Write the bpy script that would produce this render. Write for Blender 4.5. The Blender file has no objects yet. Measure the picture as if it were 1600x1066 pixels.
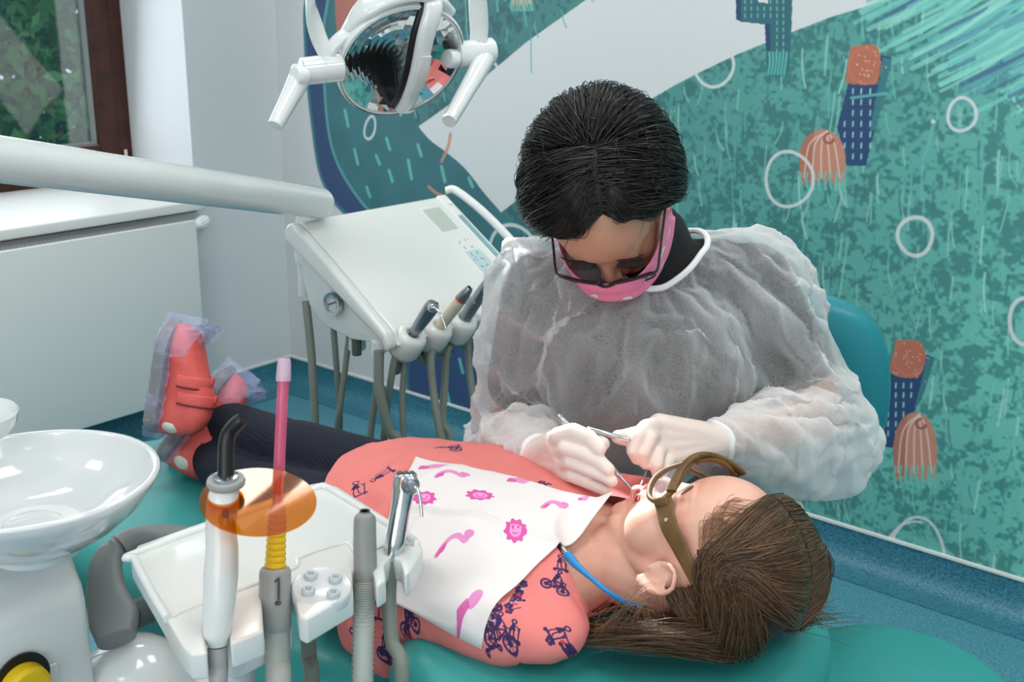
import bpy, bmesh, math, random
import numpy as np
from mathutils import Vector, Matrix
random.seed(7); RNG = np.random.default_rng(7)
C = bpy.context.scene.collection
PI = math.pi

# ------------------------------------------------------------------ camera
YAW, PITCH, ROLL, FPX = 0.6784, 0.2949, 0.01362, 1746.0
CAM = np.array([3.2313, -2.6564, 1.42])
cF = np.array([-math.sin(YAW)*math.cos(PITCH), math.cos(YAW)*math.cos(PITCH), -math.sin(PITCH)])
_R = np.array([math.cos(YAW), math.sin(YAW), 0.0]); _U = np.cross(_R, cF)
cR = math.cos(ROLL)*_R + math.sin(ROLL)*_U
cU = -math.sin(ROLL)*_R + math.cos(ROLL)*_U
cam_data = bpy.data.cameras.new('camera'); cam = bpy.data.objects.new('camera', cam_data); C.objects.link(cam)
cam_data.sensor_width = 22.3; cam_data.lens = 22.3*FPX/1600
cam.matrix_world = Matrix(((cR[0], cU[0], -cF[0], CAM[0]), (cR[1], cU[1], -cF[1], CAM[1]), (cR[2], cU[2], -cF[2], CAM[2]), (0, 0, 0, 1)))
cam_data.clip_start = 0.02
cam_data.dof.use_dof = True; cam_data.dof.focus_distance = 1.36; cam_data.dof.aperture_fstop = 7.5
sc = bpy.context.scene; sc.camera = cam
sc.view_settings.view_transform = 'Standard'; sc.view_settings.look = 'None'; sc.view_settings.gamma = 1
sc.view_settings.exposure = -0.12
try:
    sc.cycles.use_denoising = True; sc.cycles.denoiser = 'OPENIMAGEDENOISE'; sc.cycles.denoising_prefilter = 'ACCURATE'
    sc.cycles.transparent_max_bounces = 16; sc.cycles.max_bounces = 10; sc.cycles.sample_clamp_indirect = 6
    sc.cycles.caustics_reflective = False; sc.cycles.caustics_refractive = False
except Exception: pass

# ------------------------------------------------------------------ world and lights
w = bpy.data.worlds.new('sky'); sc.world = w; w.use_nodes = True
bg = w.node_tree.nodes['Background']; bg.inputs[0].default_value = (0.72, 0.86, 1.0, 1); bg.inputs[1].default_value = 1.6

def area(name, loc, direction, sx, sy, power, col=(1, 1, 1)):
    l = bpy.data.lights.new(name, 'AREA'); l.shape = 'RECTANGLE'; l.size = sx; l.size_y = sy; l.energy = power; l.color = col
    o = bpy.data.objects.new(name, l); C.objects.link(o); o.location = loc
    o.rotation_euler = Vector(direction).to_track_quat('-Z', 'Y').to_euler(); return o
# daylight entering through the window opening in the left wall, and an added fill light behind the camera
area('window_and_fill_light', (-0.30, -1.30, 1.45), (1, -0.05, -0.18), 1.6, 1.3, 15, (0.88, 0.94, 1.0))
area('window_and_fill_light', (3.6, -4.45, 1.6), (-0.1, 1, -0.15), 2.4, 1.5, 40, (0.96, 0.98, 1.0))
PANELS = [(x, y) for x in (1.1, 2.6, 4.1) for y in (-3.3, -1.8, -0.7)]
for (x, y) in PANELS:
    area('panel_light', (x, y, 2.74), (0, 0, -1), 0.56, 0.56, 5.0, (1.0, 0.985, 0.96))

# ------------------------------------------------------------------ small maths
def V3(a): return np.array(a, float)
def unit(a): a = np.array(a, float); return a/(np.linalg.norm(a)+1e-12)
def at(x, y, d):                       # the point seen at picture position x, y at depth d
    return CAM + d*(cF + (x-800)/FPX*cR - (y-533)/FPX*cU)
def ray(x, y): return cF + (x-800)/FPX*cR - (y-533)/FPX*cU
def atz(x, y, z): r = ray(x, y); return CAM + r*((z-CAM[2])/r[2])
def aty(x, y, v): r = ray(x, y); return CAM + r*((v-CAM[1])/r[1])
def atx(x, y, v): r = ray(x, y); return CAM + r*((v-CAM[0])/r[0])
def spline(pts, n):                    # Catmull-Rom through points (any dimension)
    P = np.array(pts, float)
    if len(P) < 3: t = np.linspace(0, 1, n)[:, None]; return P[0]*(1-t)+P[-1]*t
    Q = np.vstack([2*P[0]-P[1], P, 2*P[-1]-P[-2]]); m = len(P)-1; out = []
    for t in np.linspace(0, m-1e-9, n):
        i = int(t); u = t-i; a, b, c, d = Q[i:i+4]
        out.append(.5*((2*b)+(-a+c)*u+(2*a-5*b+4*c-d)*u*u+(-a+3*b-3*c+d)*u**3))
    return np.array(out)
def lerp(a, b, t): return np.array(a, float)*(1-t)+np.array(b, float)*t

# ------------------------------------------------------------------ materials
def lin(c):
    return tuple(((v/255)/12.92 if v/255 <= .04045 else ((v/255+.055)/1.055)**2.4) for v in c)
MATS = {}
def mat(name, col, rough=.5, metal=0., spec=.5, coat=0., sub=0., trans=0., alpha=1., emis=None, estr=0., bump=None, mottle=None, sheen=0., ior=1.45, aniso=0):
    m = bpy.data.materials.new(name); m.use_nodes = True; nt = m.node_tree; b = nt.nodes['Principled BSDF']
    I = b.inputs; c = lin(col)+(1,)
    I['Base Color'].default_value = c; I['Roughness'].default_value = rough; I['Metallic'].default_value = metal
    I['Specular IOR Level'].default_value = spec; I['Coat Weight'].default_value = coat; I['Coat Roughness'].default_value = .08
    I['Subsurface Weight'].default_value = sub; I['Subsurface Radius'].default_value = (1, .35, .2); I['Subsurface Scale'].default_value = .008
    I['Transmission Weight'].default_value = trans; I['Alpha'].default_value = alpha; I['IOR'].default_value = ior
    I['Sheen Weight'].default_value = sheen
    if emis: I['Emission Color'].default_value = lin(emis)+(1,); I['Emission Strength'].default_value = estr
    tc = None
    def coord():
        nonlocal tc
        if tc is None: tc = nt.nodes.new('ShaderNodeTexCoord')
        return tc.outputs['Object']
    if mottle:                          # (scale, second colour, low, high, detail)
        s, c2, lo, hi, det = mottle
        n = nt.nodes.new('ShaderNodeTexNoise'); n.inputs['Scale'].default_value = s; n.inputs['Detail'].default_value = det
        nt.links.new(coord(), n.inputs['Vector'])
        mr = nt.nodes.new('ShaderNodeMapRange'); mr.inputs['From Min'].default_value = lo; mr.inputs['From Max'].default_value = hi
        nt.links.new(n.outputs['Fac'], mr.inputs['Value'])
        mx = nt.nodes.new('ShaderNodeMix'); mx.data_type = 'RGBA'; mx.inputs['A'].default_value = c; mx.inputs['B'].default_value = lin(c2)+(1,)
        nt.links.new(mr.outputs['Result'], mx.inputs['Factor']); nt.links.new(mx.outputs['Result'], I['Base Color'])
    if bump:                            # (scale, strength, distance)
        s, st, di = bump
        n = nt.nodes.new('ShaderNodeTexNoise'); n.inputs['Scale'].default_value = s; n.inputs['Detail'].default_value = 3
        nt.links.new(coord(), n.inputs['Vector'])
        bp = nt.nodes.new('ShaderNodeBump'); bp.inputs['Strength'].default_value = st; bp.inputs['Distance'].default_value = di
        nt.links.new(n.outputs['Fac'], bp.inputs['Height']); nt.links.new(bp.outputs['Normal'], I['Normal'])
    MATS[name] = m; return m
white_gloss = mat('white_gloss_plastic', (212, 214, 212), .22, coat=.3)
white_gloss2 = mat('white_enamel', (216, 219, 219), .12, coat=.7)
white_matte = mat('white_matte_plastic', (226, 227, 224), .38)
ceramic = mat('white_ceramic', (206, 209, 210), .09, coat=.8)
wall_mat = mat('white_wall_paint', (214, 217, 219), .6, bump=(60, .05, .002))
ceil_mat = mat('ceiling_paint', (230, 230, 228), .8)
teal_vinyl = mat('teal_vinyl', (52, 146, 144), .36, bump=(260, .05, .0006), spec=.4)
teal_vinyl2 = mat('blue_teal_vinyl', (30, 128, 140), .33, bump=(260, .05, .0006), spec=.5)
grey_pl = mat('grey_plastic', (118, 122, 122), .45)
dgrey_pl = mat('dark_grey_plastic', (84, 88, 86), .5)
lgrey_pl = mat('light_grey_plastic', (150, 153, 152), .4)
hose_mat = mat('grey_hose_rubber', (122, 128, 120), .5)
hose2_mat = mat('pale_grey_ribbed_hose', (168, 172, 166), .5)
chrome = mat('chrome', (205, 208, 210), .14, metal=1)
steel = mat('brushed_steel', (150, 155, 162), .34, metal=1)
steel_d = mat('titanium', (142, 138, 128), .33, metal=1)
cream = mat('cream_plastic', (205, 198, 180), .4)
black_pl = mat('black_plastic', (14, 14, 15), .4)
rubber = mat('dark_rubber', (60, 66, 64), .6)
red_pl = mat('red_ring', (190, 70, 55), .4)
yellow_pl = mat('yellow_plastic', (222, 186, 22), .4)
blue_pl = mat('blue_cord', (38, 128, 190), .4)
brown_wood = mat('dark_brown_wood', (70, 34, 22), .45, mottle=(14, (48, 22, 15), .35, .65, 4), bump=(40, .15, .001))
skin_a = mat('skin', (196, 146, 120), .5, sub=.15, mottle=(30, (184, 128, 104), .3, .8, 3))
skin_c = mat('fair_skin', (224, 176, 156), .48, sub=.2, mottle=(24, (214, 150, 132), .35, .8, 3))
lip_m = mat('lips', (200, 110, 104), .4, sub=.1)
black_cloth = mat('black_cotton', (20, 20, 22), .85, bump=(300, .3, .001))
navy_knit = mat('navy_rib_knit', (24, 26, 42), .9)
coral_leather = mat('coral_leather', (230, 100, 94), .45, bump=(180, .12, .0006), mottle=(40, (216, 84, 80), .4, .8, 3))
sole_grey = mat('grey_sole', (138, 136, 134), .7)
white_leather = mat('white_leather', (214, 214, 204), .5)
plum = mat('plum_strap_edge', (110, 36, 44), .6)
brown_frame = mat('brown_plastic_frame', (112, 82, 42), .5, mottle=(60, (92, 64, 32), .3, .7, 3))
bulb_dark = mat('dark_gasket', (10, 10, 11), .5)

# ------------------------------------------------------------------ mesh builder
class MB:
    def __init__(s): s.v = []; s.f = []; s.n = 0
    def add(s, v, f):
        v = np.asarray(v, float); s.v.append(v); s.f += [tuple(int(i)+s.n for i in q) for q in f]; s.n += len(v); return s
    def tube(s, pts, r, seg=12, cap=True, flat=None, n=None):
        P = np.array(pts, float)
        if n: 
            R_ = np.atleast_1d(np.array(r, float)); P = spline(P, n)
            r = np.interp(np.linspace(0, 1, n), np.linspace(0, 1, len(R_)), R_) if len(R_) > 1 else np.full(n, R_[0])
        r = np.broadcast_to(np.array(r, float), (len(P),)).copy()
        T = np.gradient(P, axis=0); T /= np.linalg.norm(T, axis=1)[:, None]+1e-12
        a = np.array([0, 0, 1.]) if abs(T[0][2]) < .9 else np.array([1., 0, 0])
        if flat is not None: a = unit(flat[0])
        u = unit(a-T[0]*(a@T[0])); vs = []; ang = np.arange(seg)*2*PI/seg
        ku, kv = (1, 1) if flat is None else (flat[1], flat[2])
        for i in range(len(P)):
            u = unit(u-T[i]*(u@T[i])); v = np.cross(T[i], u)
            vs.append(P[i]+r[i]*(ku*np.cos(ang)[:, None]*u+kv*np.sin(ang)[:, None]*v))
        V = np.vstack(vs); m = len(P); f = []
        for i in range(m-1):
            for j in range(seg):
                k = (j+1) % seg; f.append((i*seg+j, i*seg+k, (i+1)*seg+k, (i+1)*seg+j))
        if cap: f.append(tuple(reversed(range(seg)))); f.append(tuple((m-1)*seg+j for j in range(seg)))
        return s.add(V, f)
    def ring(s, pts, r, seg=8):        # closed tube
        P = np.array(pts, float); m = len(P)
        T = np.roll(P, -1, 0)-np.roll(P, 1, 0); T /= np.linalg.norm(T, axis=1)[:, None]
        nrm = unit(np.cross(P[m//4]-P[0], P[m//2]-P[0])); r = np.broadcast_to(np.array(r, float), (m,)); ang = np.arange(seg)*2*PI/seg; vs = []
        for i in range(m):
            u = unit(np.cross(T[i], nrm)); vs.append(P[i]+r[i]*(np.cos(ang)[:, None]*u+np.sin(ang)[:, None]*nrm))
        f = []
        for i in range(m):
            for j in range(seg):
                k = (j+1) % seg; i2 = (i+1) % m; f.append((i*seg+j, i*seg+k, i2*seg+k, i2*seg+j))
        return s.add(np.vstack(vs), f)
    def lathe(s, prof, c=(0, 0, 0), ax=(0, 0, 1), seg=32, cap=True):   # prof: (radius, height)
        ax = unit(ax); a = np.array([1., 0, 0]) if abs(ax[0]) < .9 else np.array([0, 1., 0])
        u = unit(np.cross(ax, a)); v = np.cross(ax, u); ang = np.arange(seg)*2*PI/seg; c = V3(c)
        V = np.vstack([c+h*ax+r*(np.cos(ang)[:, None]*u+np.sin(ang)[:, None]*v) for r, h in prof]); m = len(prof); f = []
        for i in range(m-1):
            for j in range(seg):
                k = (j+1) % seg; f.append((i*seg+j, i*seg+k, (i+1)*seg+k, (i+1)*seg+j))
        if cap:
            f.append(tuple(reversed(range(seg)))); f.append(tuple((m-1)*seg+j for j in range(seg)))
        return s.add(V, f)
    def loft(s, rings, close=True, cap=True):
        m = len(rings); k = len(rings[0]); f = []
        for i in range(m-1):
            for j in range(k if close else k-1):
                q = (j+1) % k; f.append((i*k+j, i*k+q, (i+1)*k+q, (i+1)*k+j))
        if cap and close: f.append(tuple(reversed(range(k)))); f.append(tuple((m-1)*k+j for j in range(k)))
        return s.add(np.vstack(rings), f)
    def box(s, c, size, M=None):
        h = np.array(size, float)/2; V = np.array([[x, y, z] for x in (-1, 1) for y in (-1, 1) for z in (-1, 1)])*h
        if M is not None: V = V@np.array(M).T
        return s.add(V+V3(c), [(0, 1, 3, 2), (4, 6, 7, 5), (0, 4, 5, 1), (2, 3, 7, 6), (0, 2, 6, 4), (1, 5, 7, 3)])
    def prism(s, poly, d):             # 3-D polygon extruded by vector d
        P = np.array(poly, float); k = len(P); f = [tuple(range(k)), tuple(reversed(range(k, 2*k)))]
        f += [((j+1) % k, j, k+j, k+(j+1) % k) for j in range(k)]
        return s.add(np.vstack([P, P+V3(d)]), f)
    def ell(s, c, rad, M=None, seg=24, rings=14):
        th = np.linspace(0, PI, rings+1)[1:-1]; ph = np.arange(seg)*2*PI/seg
        V = [[0, 0, 1]]+[[math.sin(t)*math.cos(p), math.sin(t)*math.sin(p), math.cos(t)] for t in th for p in ph]+[[0, 0, -1]]
        V = np.array(V)*np.array(rad); f = []; m = len(th)
        for j in range(seg): f.append((0, 1+j, 1+(j+1) % seg))
        for i in range(m-1):
            for j in range(seg):
                a = 1+i*seg+j; b = 1+i*seg+(j+1) % seg; f.append((a, a+seg, b+seg, b))
        L = len(V)-1
        for j in range(seg): f.append((L, 1+(m-1)*seg+(j+1) % seg, 1+(m-1)*seg+j))
        if M is not None: V = V@np.array(M).T
        return s.add(V+V3(c), f)
    def cap2(s, a, b, ra, rb, seg=16):  # tapered capsule
        a = V3(a); b = V3(b); d = unit(b-a); t = np.linspace(PI/2, 0, 5)[:-1]
        prof = [(ra*math.cos(x)+1e-4, -ra*math.sin(x)) for x in t]+[(ra, 0)]
        L = np.linalg.norm(b-a); prof += [(rb, L)]+[(rb*math.cos(x)+1e-4, L+rb*math.sin(x)) for x in t[::-1]]
        return s.lathe(prof, a, d, seg)
    def me(s, name='m'):
        m = bpy.data.meshes.new(name); m.from_pydata(np.vstack(s.v).tolist(), [], s.f); m.update(); return m
def fixn(me):
    b = bmesh.new(); b.from_mesh(me); bmesh.ops.recalc_face_normals(b, faces=b.faces); b.to_mesh(me); b.free()
def link(name, me, m, parent=None, smooth=True, bevel=0, bseg=3, angle=40):
    o = bpy.data.objects.new(name, me); C.objects.link(o)
    if bevel:
        b = bmesh.new(); b.from_mesh(me); bmesh.ops.recalc_face_normals(b, faces=b.faces)
        es = [e for e in b.edges if len(e.link_faces) == 2 and e.calc_face_angle(0) > math.radians(25)]
        bmesh.ops.bevel(b, geom=es, offset=bevel, segments=bseg, profile=.5, affect='EDGES', clamp_overlap=True)
        b.to_mesh(me); b.free()
    else: fixn(me)
    if smooth:
        me.polygons.foreach_set('use_smooth', [True]*len(me.polygons))
        try: me.set_sharp_from_angle(angle=math.radians(angle))
        except Exception: pass
    if m: me.materials.append(m)
    if parent is not None:
        o.parent = parent
        o.matrix_parent_inverse = Matrix.Translation(-Vector(parent.location)) if parent.type == 'EMPTY' else Matrix.Identity(4)
    return o
def put(name, mb, m, parent=None, **k): return link(name, mb.me(name), m, parent, **k)
def tag(o, label, cat, group=None, kind=None):
    o['label'] = label; o['category'] = cat
    if group: o['group'] = group
    if kind: o['kind'] = kind
    return o
def thing(name, loc, label, cat, group=None):
    o = bpy.data.objects.new(name, None); C.objects.link(o); o.location = Vector([float(x) for x in loc]); o.empty_display_size = .05
    return tag(o, label, cat, group)
def struct(o): o['kind'] = 'structure'; return o
def evalmesh(o, name):
    dg = bpy.context.evaluated_depsgraph_get(); me = bpy.data.meshes.new_from_object(o.evaluated_get(dg)); me.name = name; return me
def blob(mb, voxel=.006, smooth=6, fac=.5, name='blob', dec=None):    # union of closed pieces as one continuous surface
    me = mb.me(name); fixn(me); o = bpy.data.objects.new('tmp', me); C.objects.link(o)
    r = o.modifiers.new('r', 'REMESH'); r.mode = 'VOXEL'; r.voxel_size = voxel; r.use_smooth_shade = True
    if smooth: s = o.modifiers.new('s', 'SMOOTH'); s.iterations = smooth; s.factor = fac
    out = evalmesh(o, name); bpy.data.objects.remove(o); bpy.data.meshes.remove(me); return out
def getv(me): a = np.empty(len(me.vertices)*3, np.float32); me.vertices.foreach_get('co', a); return a.reshape(-1, 3).astype(float)
def setv(me, a): me.vertices.foreach_set('co', a.astype(np.float32).ravel()); me.update()
def getn(me): a = np.empty(len(me.vertices)*3, np.float32); me.vertices.foreach_get('normal', a); return a.reshape(-1, 3).astype(float)
# smooth value noise on points, numpy only
_perm = RNG.random((64, 64, 64))
def noise3(P, s):
    Q = np.asarray(P, float)*s+17.3; i = np.floor(Q).astype(int); u = Q-i; u = u*u*(3-2*u); r = 0
    for dx in (0, 1):
        for dy in (0, 1):
            for dz in (0, 1):
                wgt = (u[:, 0] if dx else 1-u[:, 0])*(u[:, 1] if dy else 1-u[:, 1])*(u[:, 2] if dz else 1-u[:, 2])
                r = r+wgt*_perm[(i[:, 0]+dx) % 64, (i[:, 1]+dy) % 64, (i[:, 2]+dz) % 64]
    return r*2-1

# ------------------------------------------------------------------ painted prints (numpy canvas -> flat print)
class Canvas:
    def __init__(s, w, h, x0, y0, x1, y1, col):
        s.w, s.h, s.x0, s.y0, s.x1, s.y1 = w, h, x0, y0, x1, y1; s.a = np.empty((h, w, 3), np.float32); s.a[:] = np.array(col)/255.
    def px(s, P): P = np.array(P, float).reshape(-1, 2); return np.stack([(P[:, 0]-s.x0)/(s.x1-s.x0)*s.w, (P[:, 1]-s.y0)/(s.y1-s.y0)*s.h], 1)
    def bb(s, P, m=2):
        x0 = max(0, int(P[:, 0].min()-m)); x1 = min(s.w, int(P[:, 0].max()+m)+1); y0 = max(0, int(P[:, 1].min()-m)); y1 = min(s.h, int(P[:, 1].max()+m)+1); return x0, x1, y0, y1
    def mask(s, P):
        x0, x1, y0, y1 = s.bb(P)
        if x1 <= x0 or y1 <= y0: return None
        X, Y = np.meshgrid(np.arange(x0, x1)+.5, np.arange(y0, y1)+.5); M = np.zeros(X.shape, bool); k = len(P)
        for i in range(k):
            ax, ay = P[i]; bx, by = P[(i+1) % k]
            if ay == by: continue
            M ^= ((ay > Y) != (by > Y)) & (X < (bx-ax)*(Y-ay)/(by-ay)+ax)
        return x0, x1, y0, y1, M
    def poly(s, pts, col, alpha=1., tex=None):
        r = s.mask(s.px(pts))
        if r is None: return
        x0, x1, y0, y1, M = r; A = (M*alpha)[..., None]; c = np.array(col)/255. if tex is None else tex[y0:y1, x0:x1]
        s.a[y0:y1, x0:x1] = s.a[y0:y1, x0:x1]*(1-A)+c*A
    def stroke(s, pts, wd, col, alpha=1.):
        P = s.px(pts); wpx = wd/abs(s.x1-s.x0)*s.w/2; col = np.array(col)/255.
        x0, x1, y0, y1 = s.bb(P, wpx+2)
        if x1 <= x0 or y1 <= y0: return
        X, Y = np.meshgrid(np.arange(x0, x1)+.5, np.arange(y0, y1)+.5); D = np.full(X.shape, 1e9)
        for i in range(len(P)-1):
            a, b = P[i], P[i+1]; d = b-a; L = d@d+1e-9; t = np.clip(((X-a[0])*d[0]+(Y-a[1])*d[1])/L, 0, 1)
            D = np.minimum(D, np.hypot(X-a[0]-t*d[0], Y-a[1]-t*d[1]))
        A = (np.clip(wpx-D+.5, 0, 1)*alpha)[..., None]; s.a[y0:y1, x0:x1] = s.a[y0:y1, x0:x1]*(1-A)+col*A
    def image(s, name):
        im = bpy.data.images.new(name, s.w, s.h); buf = np.ones((s.h, s.w, 4), np.float32); buf[..., :3] = np.clip(s.a, 0, 1)
        im.pixels.foreach_set(buf.ravel()); im.update(); im.pack(); return im
def printmat(name, im, rough=.6, bump=None, sheen=0, trl=0):
    m = mat(name, (255, 255, 255), rough, bump=bump, sheen=sheen); nt = m.node_tree
    t = nt.nodes.new('ShaderNodeTexImage'); t.image = im; uv = nt.nodes.new('ShaderNodeUVMap'); uv.uv_map = 'UVMap'
    nt.links.new(uv.outputs[0], t.inputs[0]); nt.links.new(t.outputs[0], nt.nodes['Principled BSDF'].inputs['Base Color']); return m
def setuv(me, uvv):                    # per-vertex uv
    l = me.uv_layers.new(name='UVMap'); idx = np.empty(len(me.loops), np.int32); me.loops.foreach_get('vertex_index', idx)
    l.data.foreach_set('uv', uvv[idx].astype(np.float32).ravel())

# ================================================================== ROOM
RX, RY, RZ = 5.2, -4.6, 2.78
COVE = .1
floor_mat = mat('speckled_blue_vinyl', (84, 148, 165), .42, mottle=(190, (50, 112, 134), .42, .62, 2))
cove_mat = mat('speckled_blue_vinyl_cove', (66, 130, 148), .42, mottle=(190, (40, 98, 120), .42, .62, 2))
# a paler fine speckle on the floor
def add_speck(m, scale, col, thr):
    nt = m.node_tree; b = nt.nodes['Principled BSDF']; lk = b.inputs['Base Color'].links[0]; src = lk.from_socket
    v = nt.nodes.new('ShaderNodeTexNoise'); v.inputs['Scale'].default_value = scale; v.inputs['Detail'].default_value = 1
    tc = nt.nodes.new('ShaderNodeTexCoord'); nt.links.new(tc.outputs['Object'], v.inputs['Vector'])
    mr = nt.nodes.new('ShaderNodeMapRange'); mr.inputs['From Min'].default_value = thr; mr.inputs['From Max'].default_value = thr+.05
    nt.links.new(v.outputs['Fac'], mr.inputs['Value']); mx = nt.nodes.new('ShaderNodeMix'); mx.data_type = 'RGBA'
    nt.links.new(mr.outputs['Result'], mx.inputs['Factor']); nt.links.new(src, mx.inputs['A']); mx.inputs['B'].default_value = lin(col)+(1,)
    nt.links.new(mx.outputs['Result'], b.inputs['Base Color'])
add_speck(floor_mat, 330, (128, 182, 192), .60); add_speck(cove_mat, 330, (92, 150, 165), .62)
# worn stain on the vinyl, dull olive
def add_spot(m, centre, rx, col):
    nt = m.node_tree; b = nt.nodes['Principled BSDF']; src = b.inputs['Base Color'].links[0].from_socket
    tc = nt.nodes.new('ShaderNodeTexCoord'); mp = nt.nodes.new('ShaderNodeMapping'); mp.vector_type = 'TEXTURE'
    mp.inputs['Location'].default_value = (centre[0], centre[1], 0); mp.inputs['Scale'].default_value = (rx, rx*.7, 1)
    nt.links.new(tc.outputs['Object'], mp.inputs['Vector']); ln = nt.nodes.new('ShaderNodeVectorMath'); ln.operation = 'LENGTH'
    nt.links.new(mp.outputs[0], ln.inputs[0]); mr = nt.nodes.new('ShaderNodeMapRange'); mr.inputs['From Min'].default_value = 1.1; mr.inputs['From Max'].default_value = .4
    mr.inputs['To Max'].default_value = .55; nt.links.new(ln.outputs['Value'], mr.inputs['Value'])
    mx = nt.nodes.new('ShaderNodeMix'); mx.data_type = 'RGBA'; nt.links.new(mr.outputs['Result'], mx.inputs['Factor'])
    nt.links.new(src, mx.inputs['A']); mx.inputs['B'].default_value = lin(col)+(1,); nt.links.new(mx.outputs['Result'], b.inputs['Base Color'])
st = atz(465, 611, 0); add_spot(floor_mat, st, .07, (70, 110, 90))
st = atz(397, 606, 0); add_spot(floor_mat, st, .05, (80, 130, 110))

struct(put('floor', MB().box((RX/2, RY/2, -.03), (RX, -RY, .06)), floor_mat, smooth=False))
struct(put('ceiling', MB().box((RX/2, RY/2, RZ+.05), (RX+.4, -RY+.4, .1)), ceil_mat, smooth=False))
# painted wall behind the dentist with a flat printed mural
MW, MH = 2500, 1390
cv = Canvas(MW, MH, 0, 0, 5.0, 2.78, (212, 214, 215))
def fld(scale, seed):                  # smooth random field over the canvas
    r = np.random.default_rng(seed); gh, gw = int(MH/scale)+3, int(MW/scale)+3; g = r.random((gh, gw))
    y = np.arange(MH)/scale; x = np.arange(MW)/scale; yi = y.astype(int); xi = x.astype(int); fy = (y-yi)[:, None]; fx = (x-xi)[None]
    fy = fy*fy*(3-2*fy); fx = fx*fx*(3-2*fx)
    return (g[yi][:, xi]*(1-fy)*(1-fx)+g[yi+1][:, xi]*fy*(1-fx)+g[yi][:, xi+1]*(1-fy)*fx+g[yi+1][:, xi+1]*fy*fx).astype(np.float32)
blot = .34*fld(9, 1)+.36*fld(4.2, 2)+.30*fld(20, 3)
blot2 = np.clip((blot-.47)*6+.5, 0, 1)
xx = np.linspace(0, 5, MW)[None]; zz = np.linspace(0, 2.78, MH)[:, None]
light = np.clip((xx-1.0)/1.9+.22*(fld(160, 5)-.5)+.12*(.8-zz), 0, 1)[..., None]     # the painted hill is paler to the right
dk = np.array([50, 98, 103])*(1-light)+np.array([62, 126, 122])*light
lt = np.array([84, 148, 144])*(1-light)+np.array([122, 204, 188])*light
cover = np.clip(blot2[..., None]*(.45+.5*light)+.30*light*(1-blot2[..., None]), 0, 1)
grass = ((dk*(1-cover)+lt*cover)/255.).astype(np.float32)
slabt = (np.array([58, 112, 120])/255.*(.94+.12*fld(40, 8)[..., None])).astype(np.float32)
def wp(pts): return [(lambda q: (q[0], q[2]))(aty(x, y, 0)) for x, y in pts]
def wsp(pts, n=40): return [tuple(q) for q in spline(np.array(wp(pts)), n)]
TL = 2.9
g1 = wp([(915, 0), (821, 67), (776, 105), (725, 147), (652, 199), (560, 199), (560, 0)]); g1 = [(g1[0][0]+1.3, TL), g1[0]]+g1[1:]+[(g1[-1][0], TL)]
cv.poly(g1, 0, tex=grass)
g2 = wp([(775, 338), (880, 258), (1000, 165), (1060, 130), (1100, 110), (1145, 88), (1225, 55), (1300, 26), (1395, -2)])
g2 = g2+[(5.1, g2[-1][1]+.9), (5.1, -.1), (.9, -.1), (.9, .3)]; cv.poly(g2, 0, tex=grass)
def blades(region, n, seed, col, wd, ln, al=.85):
    r = np.random.default_rng(seed); m = cv.mask(cv.px(region)); x0, x1, y0, y1, M = m; ys, xs = np.nonzero(M); k = r.choice(len(ys), n)
    for i in k:
        X = (xs[i]+x0)/MW*5; Z = (ys[i]+y0)/MH*2.78; L = ln*(.5+r.random()); b = r.normal(.004, .008); c = r.choice(len(col))
        cv.stroke([(X+b*u_*u_, Z-L*u_) for u_ in np.linspace(0, 1, 6)], wd*(.8+.6*r.random()), col[c], al*(.6+.4*r.random()))
blades(g2, 1500, 11, [(132, 196, 184), (164, 212, 196), (112, 180, 172)], .0048, .066)
blades(g2, 500, 12, [(60, 112, 118)], .004, .05, .7)
blades(g1, 420, 13, [(96, 176, 168), (120, 196, 184)], .006, .07)
# streaks at the far upper right
r_ = np.random.default_rng(5)
for i in range(260):
    x = 1420+r_.random()*320; y = -60+r_.random()*200; L = 50+90*r_.random()
    if y > 150-(1600-x)*.05 or y > (x-1420)*1.1: continue
    c = [(70, 110, 140), (128, 206, 194), (150, 214, 200), (88, 150, 165), (108, 190, 182)][int(r_.integers(5))]
    cv.stroke(wsp([(x+L*.7, y-L*.5), (x, y), (x-L*.7, y+L*.36)], 7), .006+.006*r_.random(), c, .65)
# tall S-shaped column
slab = [(478, 0), (476, 30), (480, 120), (490, 210), (500, 270), (520, 312), (550, 345), (585, 390), (618, 450), (634, 520), (637, 618)]
slabR = [(830, 700), (850, 560), (850, 460), (822, 385), (785, 335), (755, 300), (728, 265), (700, 240), (668, 215), (645, 180), (632, 120), (628, 40), (626, 0)]
S = wsp(slab, 60); S = [(S[0][0], TL)]+S+[(S[-1][0], -.1)]; S2 = wsp(slabR, 60); S2 = [(S2[0][0], -.1)]+S2+[(S2[-1][0], TL)]
cv.poly(S+S2, 0, tex=slabt)
inner = wsp([(512, 0), (505, 60), (510, 180), (525, 250), (560, 310), (600, 352), (660, 420), (720, 500), (770, 600), (790, 720)], 60)
cv.poly(S+list(reversed([(inner[0][0], TL)]+inner+[(inner[-1][0], -.1)])), (54, 78, 118))
cv.stroke(inner, .012, (100, 178, 168), .8); cv.stroke(S, .016, (58, 122, 128), .9)
for (x, y, l) in [(531, 125, 20), (541, 185, 24), (556, 245, 22), (606, 225, 16), (655, 235, 16), (640, 265, 28), (610, 275, 16), (692, 272, 22), (735, 285, 12), (623, 170, 18),
                  (575, 300, 14), (745, 500, 24), (720, 572, 20), (750, 595, 22), (700, 622, 24), (668, 560, 16), (590, 250, 12)]:
    cv.stroke(wp([(x-2, y-l/2), (x+3, y+l/2)]), .014, (104, 190, 174), .9)
sal = wsp([(522, -40), (524, 20), (530, 66), (548, 68), (580, 52), (612, 36), (648, 22), (655, -40)], 40)
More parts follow.
